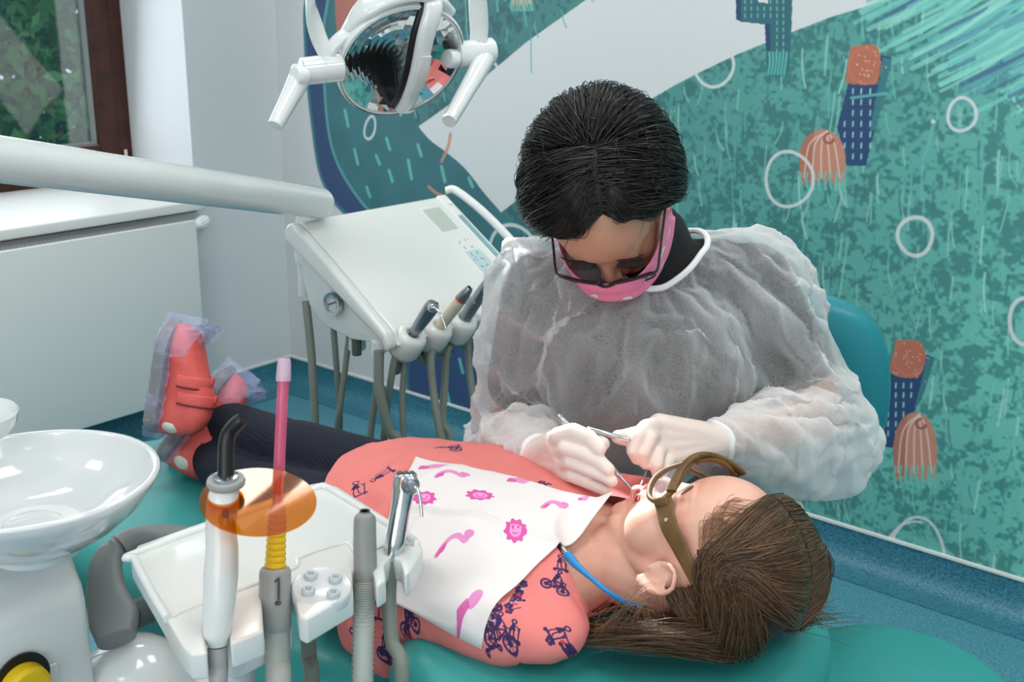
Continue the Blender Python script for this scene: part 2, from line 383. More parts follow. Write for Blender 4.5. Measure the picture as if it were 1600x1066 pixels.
cv.poly(sal, (196, 140, 122)); cv.poly(wsp([(522, -40), (524, 20), (530, 66), (548, 66), (560, 40), (566, 0), (575, -40)], 30), (176, 110, 96))
for (x, y) in [(585, 10), (600, 25), (560, 40), (575, 30), (610, 8), (592, 40)]: cv.stroke(wp([(x, y-4), (x-1, y+4)]), .008, (222, 190, 170), .8)
for p in [[(704, 210), (700, 230), (690, 252)], [(670, 292), (682, 302), (700, 310)], [(735, 140), (728, 158), (720, 170)]]: cv.stroke(wsp(p, 10), .012, (200, 142, 124), .9)
# three short columns with flower heads and two shells
def column(poly, top, side, dashes):
    cv.poly(wp(poly), (44, 72, 112)); cv.poly(wp(side), (62, 120, 130))
    for (x, y) in dashes: cv.stroke(wp([(x, y-3), (x-.6, y+4)]), .0042, (176, 216, 200), .9)
    cx = sum(p[0] for p in top)/len(top); cy = sum(p[1] for p in top)/len(top)
    cv.poly(wp([(cx+(x-cx)*1.06+(1.5 if k_ % 2 else -1)*0, cy+(y-cy)*1.08) for k_, (x, y) in enumerate(top)]), (190, 116, 96)); cv.poly(wsp(top+[top[0]], 40), (184, 108, 88)); r = np.random.default_rng(int(cx))
    for i in range(26): x = cx+r.normal(0, 12); y = cy+r.normal(0, 13); cv.stroke(wp([(x, y), (x+1, y+1)]), .0035, (232, 176, 150), .8)
    for a in np.linspace(0, 2*PI, 40): x = cx+27*math.cos(a); y = cy+29*math.sin(a); cv.stroke(wp([(x*.9+cx*.1, y*.9+cy*.1), (x*.97+cx*.03, y+.5)]), .003, (214, 140, 112), .5)
col2 = [(1326, 128), (1375, 86), (1394, 90), (1353, 259), (1323, 259), (1308, 199)]
column(col2, [(1330, 75), (1364, 71), (1375, 88), (1370, 129), (1349, 131), (1323, 126)], [(1380, 90), (1394, 92), (1368, 200), (1358, 210)],
       [(x, y) for y in range(142, 250, 17) for x in (1320, 1333, 1346, 1360) if x < 1392-(y-90)*.22 and x > 1326-(y-128)*.12])
cv.stroke(wp([(1330, 153), (1385, 146)]), .007, (96, 176, 168), .9)
column([(1394, 569), (1444, 553), (1460, 559), (1429, 644), (1394, 700), (1363, 694), (1379, 637)], [(1401, 534), (1435, 534), (1446, 556), (1434, 589), (1392, 582)],
       [(1450, 556), (1461, 560), (1440, 625), (1428, 640)], [(x, y) for y in range(602, 690, 15) for x in (1388, 1400, 1412, 1424) if x < 1448-(y-560)*.4 and x > 1384-(y-600)*.12])
column([(1016, 200), (1036, 190), (1042, 195), (1036, 250), (1014, 250)], [(1013, 178), (1033, 175), (1037, 200), (1026, 212), (1012, 208)], [(1038, 192), (1042, 196), (1038, 240), (1034, 245)], [(1024, 225)])
def shell(cx, top, wd, h):
    n = 14; P = [(cx-wd, top+h)]+[(cx+wd*math.cos(a), top+h*.55-h*.55*math.sin(a)) for a in np.linspace(PI, 0, n)]+[(cx+wd, top+h)]
    teeth = []
    for i, x in enumerate(np.linspace(cx+wd, cx-wd, 13)): teeth.append((x, top+h*(1.0+(.10 if i % 2 else -.06))))
    cv.poly(wp(P+teeth), (196, 134, 114))
    cv.poly(wp([(cx-wd, top+h)]+[(cx-wd*math.cos(a), top+h*.55-h*.55*math.sin(a)) for a in np.linspace(0, PI/2.6, 8)]+[(cx-wd*.5, top+h)]), (176, 112, 94))
    for k in (-.8, -.45, -.05, .35, .75): cv.stroke(wsp([(cx+wd*.2, top+3), (cx+wd*k*.7, top+h*.3), (cx+wd*k, top+h*.95)], 14), .004, (226, 196, 184), .9)
    t = np.linspace(0, 4.5, 20); cv.stroke(wp([(cx+wd*.35+(4+2*a)*math.cos(a), top+h*.2+(3+1.5*a)*math.sin(a)) for a in t]), .006, (150, 82, 70), .9)
    for k in np.linspace(-.9, .9, 8): cv.stroke(wsp([(cx+wd*k, top+h*.85), (cx+wd*k-2, top+h*1.0), (cx+wd*k+1, top+h*1.18)], 6), .006, (110, 190, 176), .9)
shell(1285, 202, 36, 80); shell(1430, 644, 34, 100); shell(815, -40, 17, 48)
# branching column at the top
cv.poly(wp([(1150, -90), (1150, 30), (1158, 34), (1195, 38), (1197, 62), (1198, 118), (1216, 122), (1232, 112), (1236, 62), (1238, 0), (1238, -90)]), (52, 104, 114))
cv.poly(wp([(1150, -90), (1150, 30), (1158, 34), (1158, -90)]), (44, 72, 108)); cv.poly(wp([(1195, 38), (1203, 38), (1204, 80), (1197, 80)]), (44, 72, 108))
cv.poly(wp([(1185, -40), (1185, 4), (1200, 5), (1200, -40)]), (212, 214, 215))
for y in range(-20, 95, 11):
    for x in range(1164, 1234, 10):
        if (y < 34 or x > 1204) and not (y < 8 and 1182 < x < 1203): cv.stroke(wp([(x, y-2), (x, y+3)]), .003, (150, 206, 190), .9)
for k in range(6): cv.stroke(wsp([(1202+k*5.5, 82), (1203+k*5, 96), (1200+k*5, 116)], 6), .006, (96, 184, 172), .9)
# bubbles
def bub(cx, cy, rx, ry, t0=0, t1=2*PI, wd=.010, tilt=0):
    P = [];
    for a in np.linspace(t0, t1+.25, 50):
        k = 1+.03*math.sin(3*a+cx); x = rx*k*math.cos(a); y = ry*k*math.sin(a); P.append((cx+x*math.cos(tilt)-y*math.sin(tilt), cy+x*math.sin(tilt)+y*math.cos(tilt)))
    cv.stroke(wp(P), wd, (212, 214, 212), .92)
bub(1115, 103, 31, 32, -.5, PI-.1, .009); bub(1233, 280, 37, 43, wd=.009); bub(1430, 369, 27, 30); bub(1503, 179, 22, 26, wd=.008, tilt=.2); bub(1604, 502, 27, 36)
bub(578, 200, 8, 18, wd=.010, tilt=.2); bub(634, 150, 18, 25, 0, PI, .012); bub(800, 395, 36, 44, -PI, 0, .012); bub(752, 120, 28, 30, -PI*.6, 0, .010)
bub(1432, 880, 46, 70, -PI, 0, .008); bub(1434, 890, 58, 74, -PI, -PI*.55, .006); bub(728, 590, 52, 62, -2.2, -.1, .036); bub(1058, 268, 26, 60, 1.9, 3.0, .008, .6); bub(1458, 190, 1.5, 1.5, wd=.006)
mural_im = cv.image('mural_print')
# the mural is printed straight on the wall plaster
nx, nz = 2, 2
mb = MB(); T = .12
mb.box((RX/2, T/2, RZ/2), (RX+.8, T, RZ)); me = mb.me('wall_back'); wall_back = link('wall_back', me, printmat('mural_paint', mural_im, .5), smooth=False)
v = getv(me); setuv(me, np.stack([v[:, 0]/5.0, v[:, 2]/2.78], 1)); struct(wall_back)
# left wall with the window opening
OY0, OY1, OZ0, OZ1, DEP = -2.3, -.385, .80, 2.25, .36
WLT = .5
def lwall(y0, y1, z0, z1, name): return struct(put(name, MB().box((-WLT/2, (y0+y1)/2, (z0+z1)/2), (WLT, y1-y0, z1-z0)), wall_mat, smooth=False))
m_ = MB(); 
for (y0, y1, z0, z1) in [(RY, OY0, 0, RZ), (OY1, 0, 0, RZ), (OY0, OY1, 0, OZ0-.085), (OY0, OY1, OZ1, RZ)]: m_.box((-WLT/2, (y0+y1)/2, (z0+z1)/2), (WLT, y1-y0, z1-z0))
struct(put('wall_left', m_, wall_mat, smooth=False))
struct(put('wall_right', MB().box((RX+.06, RY/2, RZ/2), (.12, -RY+.3, RZ)), wall_mat, smooth=False))
struct(put('wall_front', MB().box((RX/2, RY-.06, RZ/2), (RX+.8, .12, RZ)), wall_mat, smooth=False))
# cove skirtings of the floor vinyl running up the walls with a white cap strip
def cove(axis, a0, a1):
    pr = [(0.0, COVE), (.002, COVE), (.004, .07)]+[(.06-.056*math.cos(t), .06-.056*math.sin(t)-.0) for t in np.linspace(0, PI/2, 8)]+[(.10, .0035), (.10, 0), (0, 0)]
    rings = []
    for s in (a0, a1): rings.append(np.array([[s, -p, q] if axis == 'x' else [p, -s, q] for p, q in pr]))
    return MB().loft(rings)
struct(put('baseboard_back', cove('x', 0, RX), cove_mat)); struct(put('baseboard_left', cove('y', 0, -RY), cove_mat))
struct(put('trim_1', MB().box((RX/2, -.003, COVE+.004), (RX, .008, .009)), white_matte, bevel=.001))
struct(put('trim_2', MB().box((.003, RY/2, COVE+.004), (.008, -RY, .009)), white_matte, bevel=.001))
# window: dark brown timber frame, sash, pane
glass_m = bpy.data.materials.new('window_glass'); glass_m.use_nodes = True; nt = glass_m.node_tree; nt.nodes.clear()
o_ = nt.nodes.new('ShaderNodeOutputMaterial'); mx = nt.nodes.new('ShaderNodeMixShader'); tr = nt.nodes.new('ShaderNodeBsdfTransparent'); gl = nt.nodes.new('ShaderNodeBsdfGlossy')
gl.inputs['Roughness'].default_value = .03; tr.inputs[0].default_value = (.9, .94, .93, 1); mx.inputs[0].default_value = .16
nt.links.new(tr.outputs[0], mx.inputs[1]); nt.links.new(gl.outputs[0], mx.inputs[2]); nt.links.new(mx.outputs[0], o_.inputs[0])
wx = -DEP; wf = MB()
def frame(mb, x, th, y0, y1, z0, z1, w):
    mb.box((x, y0+w/2, (z0+z1)/2), (th, w, z1-z0)); mb.box((x, y1-w/2, (z0+z1)/2), (th, w, z1-z0))
    mb.box((x, (y0+y1)/2, z0+w/2), (th, y1-y0-2*w, w)); mb.box((x, (y0+y1)/2, z1-w/2), (th, y1-y0-2*w, w)); return mb
win = struct(put('window_1', frame(MB(), wx-.03, .07, OY0, OY1, OZ0, OZ1, .06), brown_wood, bevel=.004))
def sub(o, p): o.parent = p; return o
sub(put('sash', frame(MB(), wx-.02, .06, -1.30, OY1-.05, OZ0+.05, OZ1-.05, .075), brown_wood, bevel=.006), win)
sub(put('sash', frame(MB(), wx-.02, .06, OY0+.05, -1.32, OZ0+.05, OZ1-.05, .075), brown_wood, bevel=.006), win)
for (a, b) in ((-1.225, OY1-.125), (OY0+.125, -1.395)):
    sub(put('gasket', frame(MB(), wx-.028, .03, a-.004, b+.004, OZ0+.121, OZ1-.121, .010), lgrey_pl), win)
    sub(put('pane', MB().box((wx-.03, (a+b)/2, (OZ0+OZ1)/2), (.006, b-a, OZ1-OZ0-.25)), glass_m, smooth=False), win)
sub(put('hinge_cover', MB().tube([(wx+.016, OY1-.035, OZ0+.055), (wx+.016, OY1-.035, OZ0+.10)], .006, 10), cream), win)
struct(put('trim_3', MB().prism([(-DEP, OY0+.002, OZ0), (.055, OY0+.002, OZ0-.038), (.055, OY0+.002, OZ0-.070), (-DEP, OY0+.002, OZ0-.070)], (0, OY1-OY0-.004, 0)), white_matte, bevel=.005))
# radiator under the window
rt, rb_, ry0, ry1 = .715, .115, -2.1, -.475
rad = thing('radiator', (.09, (ry0+ry1)/2, rb_), 'long flat white panel radiator on the wall below the window', 'radiator')
put('front_panel', MB().box((.118, (ry0+ry1)/2, (rt+rb_)/2), (.012, ry1-ry0, rt-rb_)), white_matte, rad, bevel=.003)
put('back_panel', MB().box((.052, (ry0+ry1)/2, (rt+rb_)/2), (.012, ry1-ry0-.01, rt-rb_-.01)), white_matte, rad, bevel=.003)
put('side_cover', MB().box((.085, ry1-.003, (rt+rb_)/2), (.062, .004, rt-rb_-.02)), white_matte, rad, bevel=.001)
put('side_cover', MB().box((.085, ry0+.003, (rt+rb_)/2), (.062, .004, rt-rb_-.02)), white_matte, rad, bevel=.001)
gm = MB()
for y in np.arange(ry0+.02, ry1-.02, .012): gm.box((.085, y, rt-.006), (.052, .005, .008))
g_ = put('top_grille', gm, lgrey_pl, rad, smooth=False); g_['kind'] = 'stuff'
put('top_edge', frame(MB(), 0, 0, 0, 1, 0, 1, .1) if False else MB().box((.085, (ry0+ry1)/2, rt-.012), (.06, ry1-ry0-.01, .004)), white_matte, rad)
for yy in (ry0+.3, ry1-.3): put('wall_bracket', MB().box((.029, yy, .42), (.05, .03, .4)), white_matte, rad, smooth=False)
vp = atx(315, 331, .085)
val = thing('thermostat_valve', (.085, ry1+.02, rt-.06), 'small white ribbed thermostatic valve at the right end of the radiator', 'valve')
vv = MB().lathe([(.010, -.0), (.012, .01), (.018, .02), (.021, .03), (.021, .055), (.017, .066), (.006, .068)], (.085, ry1+.010, rt-.035), (0, .95, .3), 20); put('valve_head', vv, white_matte, val)
vr = MB()
for k in range(12):
    a = k*PI/6; c0 = V3((.085, ry1+.010, rt-.035)); ax = unit((0, .95, .3)); u = unit(np.cross(ax, (1, 0, 0))); v_ = np.cross(ax, u)
    p = c0+ax*.030+(u*math.cos(a)+v_*math.sin(a))*.021; vr.tube([p, p+ax*.028], .0022, 6)
put('grip_rib', vr, white_matte, val)
put('valve_body', MB().tube([(.085, ry1-.004, rt-.035), (.085, ry1+.016, rt-.033)], .009, 12), chrome, val)
put('pipe', MB().tube([(.085, ry1+.012, rt-.035), (.085, ry1+.013, .3), (.085, ry1+.012, .06), (.085, ry1+.012, .004)], .0045, 8), white_matte, val)
# bare frame added on the solid wall behind the unseen fill light
struct(put('added_window_frame', frame(MB(), 0, .06, -1.2, 1.2, .85, 2.35, .07), brown_wood, bevel=.004)); w2 = bpy.data.objects['added_window_frame']
w2.rotation_euler = (0, 0, PI/2); w2.location = (3.6, RY+.03, 0)
# ceiling panels
for i, (x, y) in enumerate(PANELS):
    lab = 'square white light panel set into the ceiling above the %s' % ['radiator side, rear', 'window side, middle', 'corner by the window', 'camera side, middle', 'treatment chair', 'mural wall, middle', 'camera side, right', 'right end, middle', 'mural wall, right'][i]
    t = thing('ceiling_light', (x, y, RZ-.012), lab, 'light', 'ceiling light panels')
    put('frame', frame(MB(), 0, .012, -.31, .31, -.31, .31, .02), white_matte, t, smooth=False)
    fr = t.children[0]; fr.matrix_parent_inverse = Matrix.Identity(4); fr.rotation_euler = (0, PI/2, 0)
    if i == 0: em = mat('light_panel', (255, 255, 255), .5, emis=(255, 252, 246), estr=5)
    put('diffuser', MB().box((x, y, RZ-.008), (.58, .58, .006)), em, t, smooth=False)
# greenery outside the window
leaf_m = [mat('leaf_green', (70, 120, 60), .5), mat('leaf_dark_green', (34, 78, 46), .5), mat('leaf_blue_green', (50, 100, 80), .5)]
bark_m = mat('bark', (84, 66, 50), .9)
for k, (x, y, zc, rr, lab) in enumerate([(-3.3, .75, 1.1, 1.35, 'broad dark green bush close outside the right part of the window'), (-4.6, -2.9, 1.4, 1.3, 'tall leafy bush outside the left part of the window'), (-7.0, 3.9, 1.9, 1.8, 'pale green tree farthest outside the window')]):
    t = thing('leafy_bush', (x, y, -1.0), lab, 'bush', 'bushes outside the window')
    put('trunk', MB().tube([(x, y, -1.0), (x+.05, y, zc-.6), (x, y+.1, zc+.3)], [.09, .07, .04], 8, n=8), bark_m, t)
    n = 18000 if k == 0 else 4500; r = np.random.default_rng(k+40); d = r.normal(size=(n, 3)); d /= np.linalg.norm(d, axis=1)[:, None]; c = V3((x, y, zc))+d*rr*(.55+.5*r.random(n)[:, None])*np.array([.8, 1.1, 1.15])
    a = r.normal(size=(n, 3)); a /= np.linalg.norm(a, axis=1)[:, None]; b = np.cross(a, r.normal(size=(n, 3))); b /= np.linalg.norm(b, axis=1)[:, None]; L = (.045 if k == 0 else .085)+.03*r.random(n)[:, None]
    V = np.stack([c-a*L, c+b*L*.45, c+a*L, c-b*L*.45], 1).reshape(-1, 3); F_ = np.arange(4*n).reshape(-1, 4)
    m3 = MB(); m3.v = [V]; m3.f = [tuple(q) for q in F_.tolist()]; fo = put('foliage', m3, leaf_m[k], t, smooth=False); fo['kind'] = 'stuff'
struct(put('ground_outside', MB().box((-5.5, -1.5, -1.05), (10, 12, .1)), mat('lawn', (70, 100, 50), .9), smooth=False))

# ================================================================== DENTAL FURNITURE
def cspline(pts, n):                   # closed smooth outline
    P = np.array(pts, float); m = len(P); Q = np.vstack([P[-1], P, P[0], P[1]]); out = []
    for t in np.linspace(0, m, n, endpoint=False):
        i = int(t); u = t-i; a, b, c, d = Q[i:i+4]; out.append(.5*((2*b)+(-a+c)*u+(2*a-5*b+4*c-d)*u*u+(-a+3*b-3*c+d)*u**3))
    return np.array(out)
def cushion(outline, z0, z1, r0, r1, n=72, crown=.006, zf=None):   # rounded slab with flat-ish top
    P = cspline(outline, n); T = np.roll(P, -1, 0)-np.roll(P, 1, 0); N = np.stack([T[:, 1], -T[:, 0]], 1); N /= np.linalg.norm(N, axis=1)[:, None]
    ctr = P.mean(0)
    if ((P-ctr)*N).sum() < 0: N = -N
    rings = []
    def R(ins, z): 
        Q = P-N*ins; zz_ = np.full(n, z) if zf is None else z+zf(Q); return np.column_stack([Q, zz_])
    for a in np.linspace(0, PI/2, 7): rings.append(R(r0*(1-math.sin(a)), z0+r0*(1-math.cos(a))))
    for a in np.linspace(0, PI/2, 9): rings.append(R(r1*(1-math.cos(a)), z1-r1*(1-math.sin(a))))
    base = rings[-1]
    for s in (.75, .5, .25, .02):
        Q = ctr+(base[:, :2]-ctr)*s; zz_ = np.full(n, z1+crown*(1-s*s)) if zf is None else z1+crown*(1-s*s)+zf(Q); rings.append(np.column_stack([Q, zz_]))
    return MB().loft(rings)

# ---- treatment chair
chair = thing('treatment_chair', (2.15, -1.72, 0), 'teal upholstered reclining treatment chair that the child lies on', 'chair')
leg_out = [(1.56, -1.90), (1.60, -1.70), (1.72, -1.545), (2.1, -1.50), (2.40, -1.50), (2.44, -1.70), (2.40, -1.93), (2.1, -1.945), (1.72, -1.97)]
put('seat_cushion', cushion(leg_out, .595, .70, .03, .045), teal_vinyl, chair)
back_out = [(2.46, -1.90), (2.43, -1.72), (2.47, -1.50), (2.64, -1.455), (2.76, -1.47), (2.82, -1.56), (2.84, -1.70), (2.82, -1.86), (2.72, -1.955), (2.56, -1.965)]
bump = lambda Q: .022*np.exp(-((Q[:, 0]-2.49)/.09)**2)-.02*np.exp(-((Q[:, 0]-2.64)/.1)**2-((Q[:, 1]+1.70)/.12)**2)
put('backrest_cushion', cushion(back_out, .640, .742, .035, .046, zf=bump), teal_vinyl, chair)
put('backrest_shell', cushion([(2.50, -1.88), (2.49, -1.54), (2.64, -1.50), (2.78, -1.56), (2.80, -1.70), (2.78, -1.84), (2.66, -1.92)], .585, .645, .03, .006), white_gloss2, chair)
put('seat_shell', cushion([(1.62, -1.86), (1.66, -1.62), (1.8, -1.56), (2.40, -1.56), (2.50, -1.7), (2.40, -1.90), (1.8, -1.93)], .53, .60, .04, .006), white_gloss2, chair)
put('lift_arm', MB().loft([np.column_stack([cspline([(x0-.07, -1.78), (x0-.07, -1.66), (x0+.11, -1.66), (x0+.11, -1.78)], 24), np.full(24, z)]) for x0, z in ((2.05, .08), (2.08, .25), (2.14, .42), (2.16, .54))]), white_gloss2, chair, angle=60)
put('base_plate', cushion([(1.7, -1.86), (1.7, -1.58), (2.0, -1.5), (2.4, -1.54), (2.46, -1.72), (2.4, -1.90), (2.0, -1.94)], .0, .085, .004, .03), white_gloss2, chair)
put('shroud', cushion([(2.10, -2.02), (2.14, -1.80), (2.30, -1.76), (2.50, -1.82), (2.50, -2.00), (2.30, -2.06)], .36, .60, .02, .05), white_gloss2, chair)
mb = MB(); dc_ = at(212, 1098, 1.32); mb.ell(dc_, (.075, .075, .085)); mb.cap2(dc_, (2.15, -1.85, .30), .07, .09); from_blob = blob(mb, .008, 6, .5, 'housing_dome'); o_d = link('housing_dome', from_blob, white_gloss2, chair)
d2_ = at(345, 1075, 1.36); put('housing_block', MB().box(d2_-V3((0, 0, .04)), (.16, .10, .14), np.array([[.95, .3, 0], [-.3, .95, 0], [0, 0, 1]]).T), white_gloss2, chair, bevel=.02, bseg=4)
put('shroud_seam', MB().tube([(2.255, -2.063, .40), (2.262, -2.055, .55), (2.275, -2.015, .603), (2.31, -1.92, .604)], .005, 8, n=14), dgrey_pl, chair)
# grey looped armrest beside the bowl
def ribbon(pts, wdir, hw, th, n=40):   # padded band following a path; width direction, half widths, thickness
    P = spline(pts, n); m_ = len(hw); W_ = np.interp(np.linspace(0, 1, n), np.linspace(0, 1, m_), hw); T = np.gradient(P, axis=0); T /= np.linalg.norm(T, axis=1)[:, None]
    rings = []; ang = np.arange(20)*2*PI/20
    D = spline(wdir, n) if np.ndim(wdir) == 2 else np.repeat(np.array([wdir], float), n, 0)
    for i in range(n):
        w_ = unit(D[i]-T[i]*(D[i]@T[i])); nn = np.cross(T[i], w_); c = np.cos(ang); s = np.sin(ang)
        rings.append(P[i]+W_[i]*(np.sign(c)*abs(c)**.7)[:, None]*w_+th*(np.sign(s)*abs(s)**.8)[:, None]*nn)
    return MB().loft(rings)
arm_pts = [at(330, 846, 1.36), at(262, 838, 1.36), at(208, 842, 1.35), at(170, 872, 1.33), at(166, 920, 1.31), at(178, 968, 1.29), at(182, 1000, 1.27)]
put('armrest', ribbon(arm_pts, [cU*.9-cF*.6, cU*.9-cF*.6, cU-cR*.6, cR, cR, cR*.9+cU*.2, cR*.9+cU*.2], [.012, .012, .013, .017, .022, .029, .022], .014), grey_pl, chair)
put('armrest_post', MB().tube([at(200, 965, 1.33), at(250, 945, 1.40), at(300, 925, 1.45)], [.018, .016, .016], 16, n=10), dgrey_pl, chair)

# ---- spittoon bowl and its cabinet
bc = at(45, 748, 1.15)
bowl = thing('spittoon_bowl', bc-V3((0, 0, .07)), 'large glossy white ceramic spittoon bowl at the left edge', 'bowl')
R0 = .130
prof = [(.0, -.072), (.035, -.073), (.060, -.068), (.088, -.050), (.110, -.030), (.124, -.010), (R0, .001), (R0-.001, .004), (R0-.005, .0045), (R0-.008, .002), (.117, -.012), (.098, -.032), (.070, -.046), (.042, -.053), (.036, -.052), (.034, -.055), (.0, -.057)]
put('bowl', MB().lathe([(r+1e-5, h) for r, h in prof], bc, (0, 0, 1), 64), ceramic, bowl, angle=80)
put('drain_cover', MB().lathe([(.001, .006), (.022, .005), (.030, .001), (.032, -.003), (.0, -.004)], bc-V3((0.004, 0, .052)), (0, 0, 1), 32), ceramic, bowl)
cab = thing('spittoon_cabinet', (2.0, -2.3, 0), 'white glossy cabinet below the spittoon bowl with a yellow knob', 'cabinet')
cx1, cy1 = 2.195, -2.100; 
pf = [(cx1-.34, 0), (cx1-.34, .868), (cx1-.05, .868), (cx1-.035, .862), (cx1-.004, .808), (cx1, .79), (cx1, .70), (cx1-.008, .40), (cx1-.02, 0)]
put('body', MB().prism([(x, cy1, z) for x, z in pf], (0, -.46, 0)), white_gloss2, cab, bevel=.012, bseg=4)
put('recess_panel', MB().prism([(cx1+.001, cy1-.045, .735), (cx1+.001, cy1-.26, .735), (cx1-.002, cy1-.26, .45), (cx1-.002, cy1-.045, .45)], (.0035, 0, 0)), white_gloss, cab, bevel=.0015)
kc = atx(34, 1062, cx1+.004)
kn = put('knob_recess', MB().lathe([(.001, .0), (.030, .0), (.030, .003), (.001, .003)], kc, (1, 0, 0), 32), black_pl, cab)
put('knob', MB().lathe([(.001, .0), (.026, .0), (.025, .012), (.021, .016), (.001, .017)], kc+V3((.003, -.001, -.006)), (1, .0, 0), 32), yellow_pl, cab)
put('bowl_neck', MB().lathe([(.045, -.0), (.05, .02), (.055, .03)], (bc[0], bc[1], .862), (0, 0, 1), 32), white_gloss2, cab)
# cup filler dish at the left edge
fc = at(-22, 652, 1.18)
cf = put('cup_stand', MB().lathe([(.001, -.02), (.020, -.02), (.030, -.006), (.033, .006), (.031, .008), (.027, .001), (.001, -.002)], fc, (.1, -.05, 1), 40), ceramic)
cfp = thing('cup_filler', (fc[0], fc[1], .86), 'small white oval cup stand at the far left edge above the bowl', 'cup stand'); cf.parent = cfp; cf.matrix_parent_inverse = Matrix.Translation(-Vector(cfp.location)); cf.name = 'dish'
put('stem', MB().tube([fc-V3((0, 0, .018)), fc+V3((-.08, -.03, -.04)), (fc[0]-.09, fc[1]-.02, .868)], .012, 14, n=10), white_gloss2, cfp)

# ---- delivery unit: swinging arm with the instrument console
du = thing('delivery_unit', (2.05, -2.55, 0), 'white instrument console on a thick swinging arm above the patient', 'dental unit')
aL, aR = at(0, 249, 1.3), at(497, 317, 1.95); d_ = unit(aR-aL)
prof = [(.0265, 0)]; LA = np.linalg.norm(aR-aL)+.42
prof = [(.001, 0), (.0275, 0)]+[(.0275, LA*.5), (.0278, LA)]+[(.0278*math.cos(t)+1e-4, LA+.030*math.sin(t)) for t in np.linspace(0, PI/2, 10)[1:]]
put('swing_arm', MB().lathe(prof, aL-d_*.42, d_, 40), white_gloss2, du, angle=50)
elb = aL-d_*.42
put('arm_post', MB().tube([elb+d_*.02, elb-V3((0, 0, .10)), (elb[0], elb[1], .05), (elb[0], elb[1], .0)], .035, 24), white_gloss2, du)
put('arm_neck', MB().lathe([(.014, 0), (.014, .06), (.018, .062), (.018, .10), (.014, .102), (.014, .16)], tuple(at(474, 352, 2.02)-V3((0, 0, .13))), (0, 0, 1), 24), white_gloss, du)
O = V3((1.745, -1.41, 1.045)); CU_ = V3((.225, 0, -.155)); CV_ = V3((0, .385, 0)); CN = unit(np.cross(CU_, CV_)); LU = np.linalg.norm(CU_); CUu = CU_/LU
def cp(u, v, h=0): return O+CU_*u+CV_*v+CN*h
sp = [(1.990, .882), (1.954, .872), (1.869, .862), (1.797, .874), (1.761, .902), (1.747, .946), (1.742, .991), (1.750, 1.030)]
hp_ = [(O+CU_*t+CN*-.004) for t in (0.02, .5, 1.0)]
poly = [(p[0], p[2]) for p in hp_]+[(1.978, .872)]+sp[1:]
put('housing', MB().prism([(x, -1.402, z) for x, z in poly], (0, .37, 0)), white_gloss, du, bevel=.006, angle=35)
# rounded lid with a raised border strip along its left edge
def strip(v0, v1, h0, h1, ext=.0):
    prof = [cp(-.02, 0, -.035), cp(-.045, 0, -.022), cp(-.045, 0, -.008), cp(-.02, 0, h1), cp(.25, 0, h1+.002), cp(.7, 0, h1+.001), cp(.98, 0, h1), cp(1.04, 0, h1-.010), cp(1.06, 0, -.014), cp(1.04, 0, -.026), cp(.98, 0, h0)]
    return MB().prism([p+CV_*v0 for p in prof], CV_*(v1-v0))
put('lid', strip(.03, 1.0, -.012, .002), white_gloss, du, bevel=.005, bseg=4, angle=35)
put('border_strip', strip(-.03, .028, -.014, .004), white_gloss, du, bevel=.007, bseg=4, angle=35)
# pressure gauge on the left side
gc = aty(522, 474, -1.4105)
ga = put('pressure_gauge', MB().lathe([(.001, .002), (.0150, .002), (.0155, .006), (.0195, .007), (.0205, .003), (.0205, 0)], gc, (0, -1, 0), 40), chrome, du)
put('dial', MB().lathe([(.001, .0035), (.0150, .0035), (.0150, .0021)], gc, (0, -1, 0), 32), mat('dial_white', (190, 194, 200), .4), ga)
gm = MB()
for a in np.linspace(-2.2, 2.2, 11): gm.box(gc+V3((math.sin(a)*.0115, -.0042, math.cos(a)*.0115)), (.001, .0006, .0024), np.array([[math.cos(a), 0, math.sin(a)], [0, 1, 0], [-math.sin(a), 0, math.cos(a)]]))
tk = put('dial_mark', gm, black_pl, ga, smooth=False); tk['kind'] = 'stuff'
put('needle', MB().tube([gc+V3((-.010, -.0048, -.003)), gc+V3((.009, -.0048, .0045))], .0009, 6), black_pl, ga)
# display, keypad and rail at the right end of the lid
disp = mat('display_grey_green', (176, 184, 176), .25); keyp = mat('pale_blue_keypad', (172, 196, 202), .35); keym = mat('key_mark', (92, 110, 118), .5)
def quad(u0, u1, v0, v1, h, th, shear=0): return MB().prism([cp(u0, v0, h), cp(u1, v0+shear, h), cp(u1, v1+shear, h), cp(u0, v1, h)], CN*th)
fr_ = put('display_frame', quad(.05, .34, .745, .905, .0012, .0022), white_gloss, du, bevel=.0008); put('display', quad(.08, .31, .765, .885, .0034, .0006), disp, fr_, smooth=False)
kp = put('keypad', quad(.38, .98, .79, .90, .0022, .0012), keyp, du, bevel=.0004)
km = MB(); r = np.random.default_rng(3)
for i in range(9):
    for j in range(2):
        u = .42+i*.062; v = .815+j*.045; p = cp(u, v, .0037)
        for k in range(3): q = cp(u+r.normal(0, .008), v+r.normal(0, .006), .0036); km.prism([q, q+CUu*.0035, q+CUu*.0035+CV_*.003, q+CV_*.003], CN*.0003)
ks = put('key_symbol', km, keym, kp, smooth=False); ks['kind'] = 'stuff'
put('side_block', MB().prism([cp(-.03, .93, -.01), cp(1.03, .93, -.01), cp(1.03, 1.0, -.01), cp(-.03, 1.0, -.01)], CN*.016), white_gloss, du, bevel=.005)
rl = [cp(-.06, 1.03, .004), cp(.0, 1.05, .016), cp(.3, 1.06, .026), (cp(.7, 1.06, .026)), cp(1.0, 1.05, .014), cp(1.06, 1.03, .0)]
put('grab_rail', MB().tube(rl, .0085, 16, n=30), white_gloss2, du)
put('rail_button', MB().lathe([(.001, .003), (.007, .002), (.008, 0)], cp(.06, .965, .006), CN, 20), white_gloss2, du)
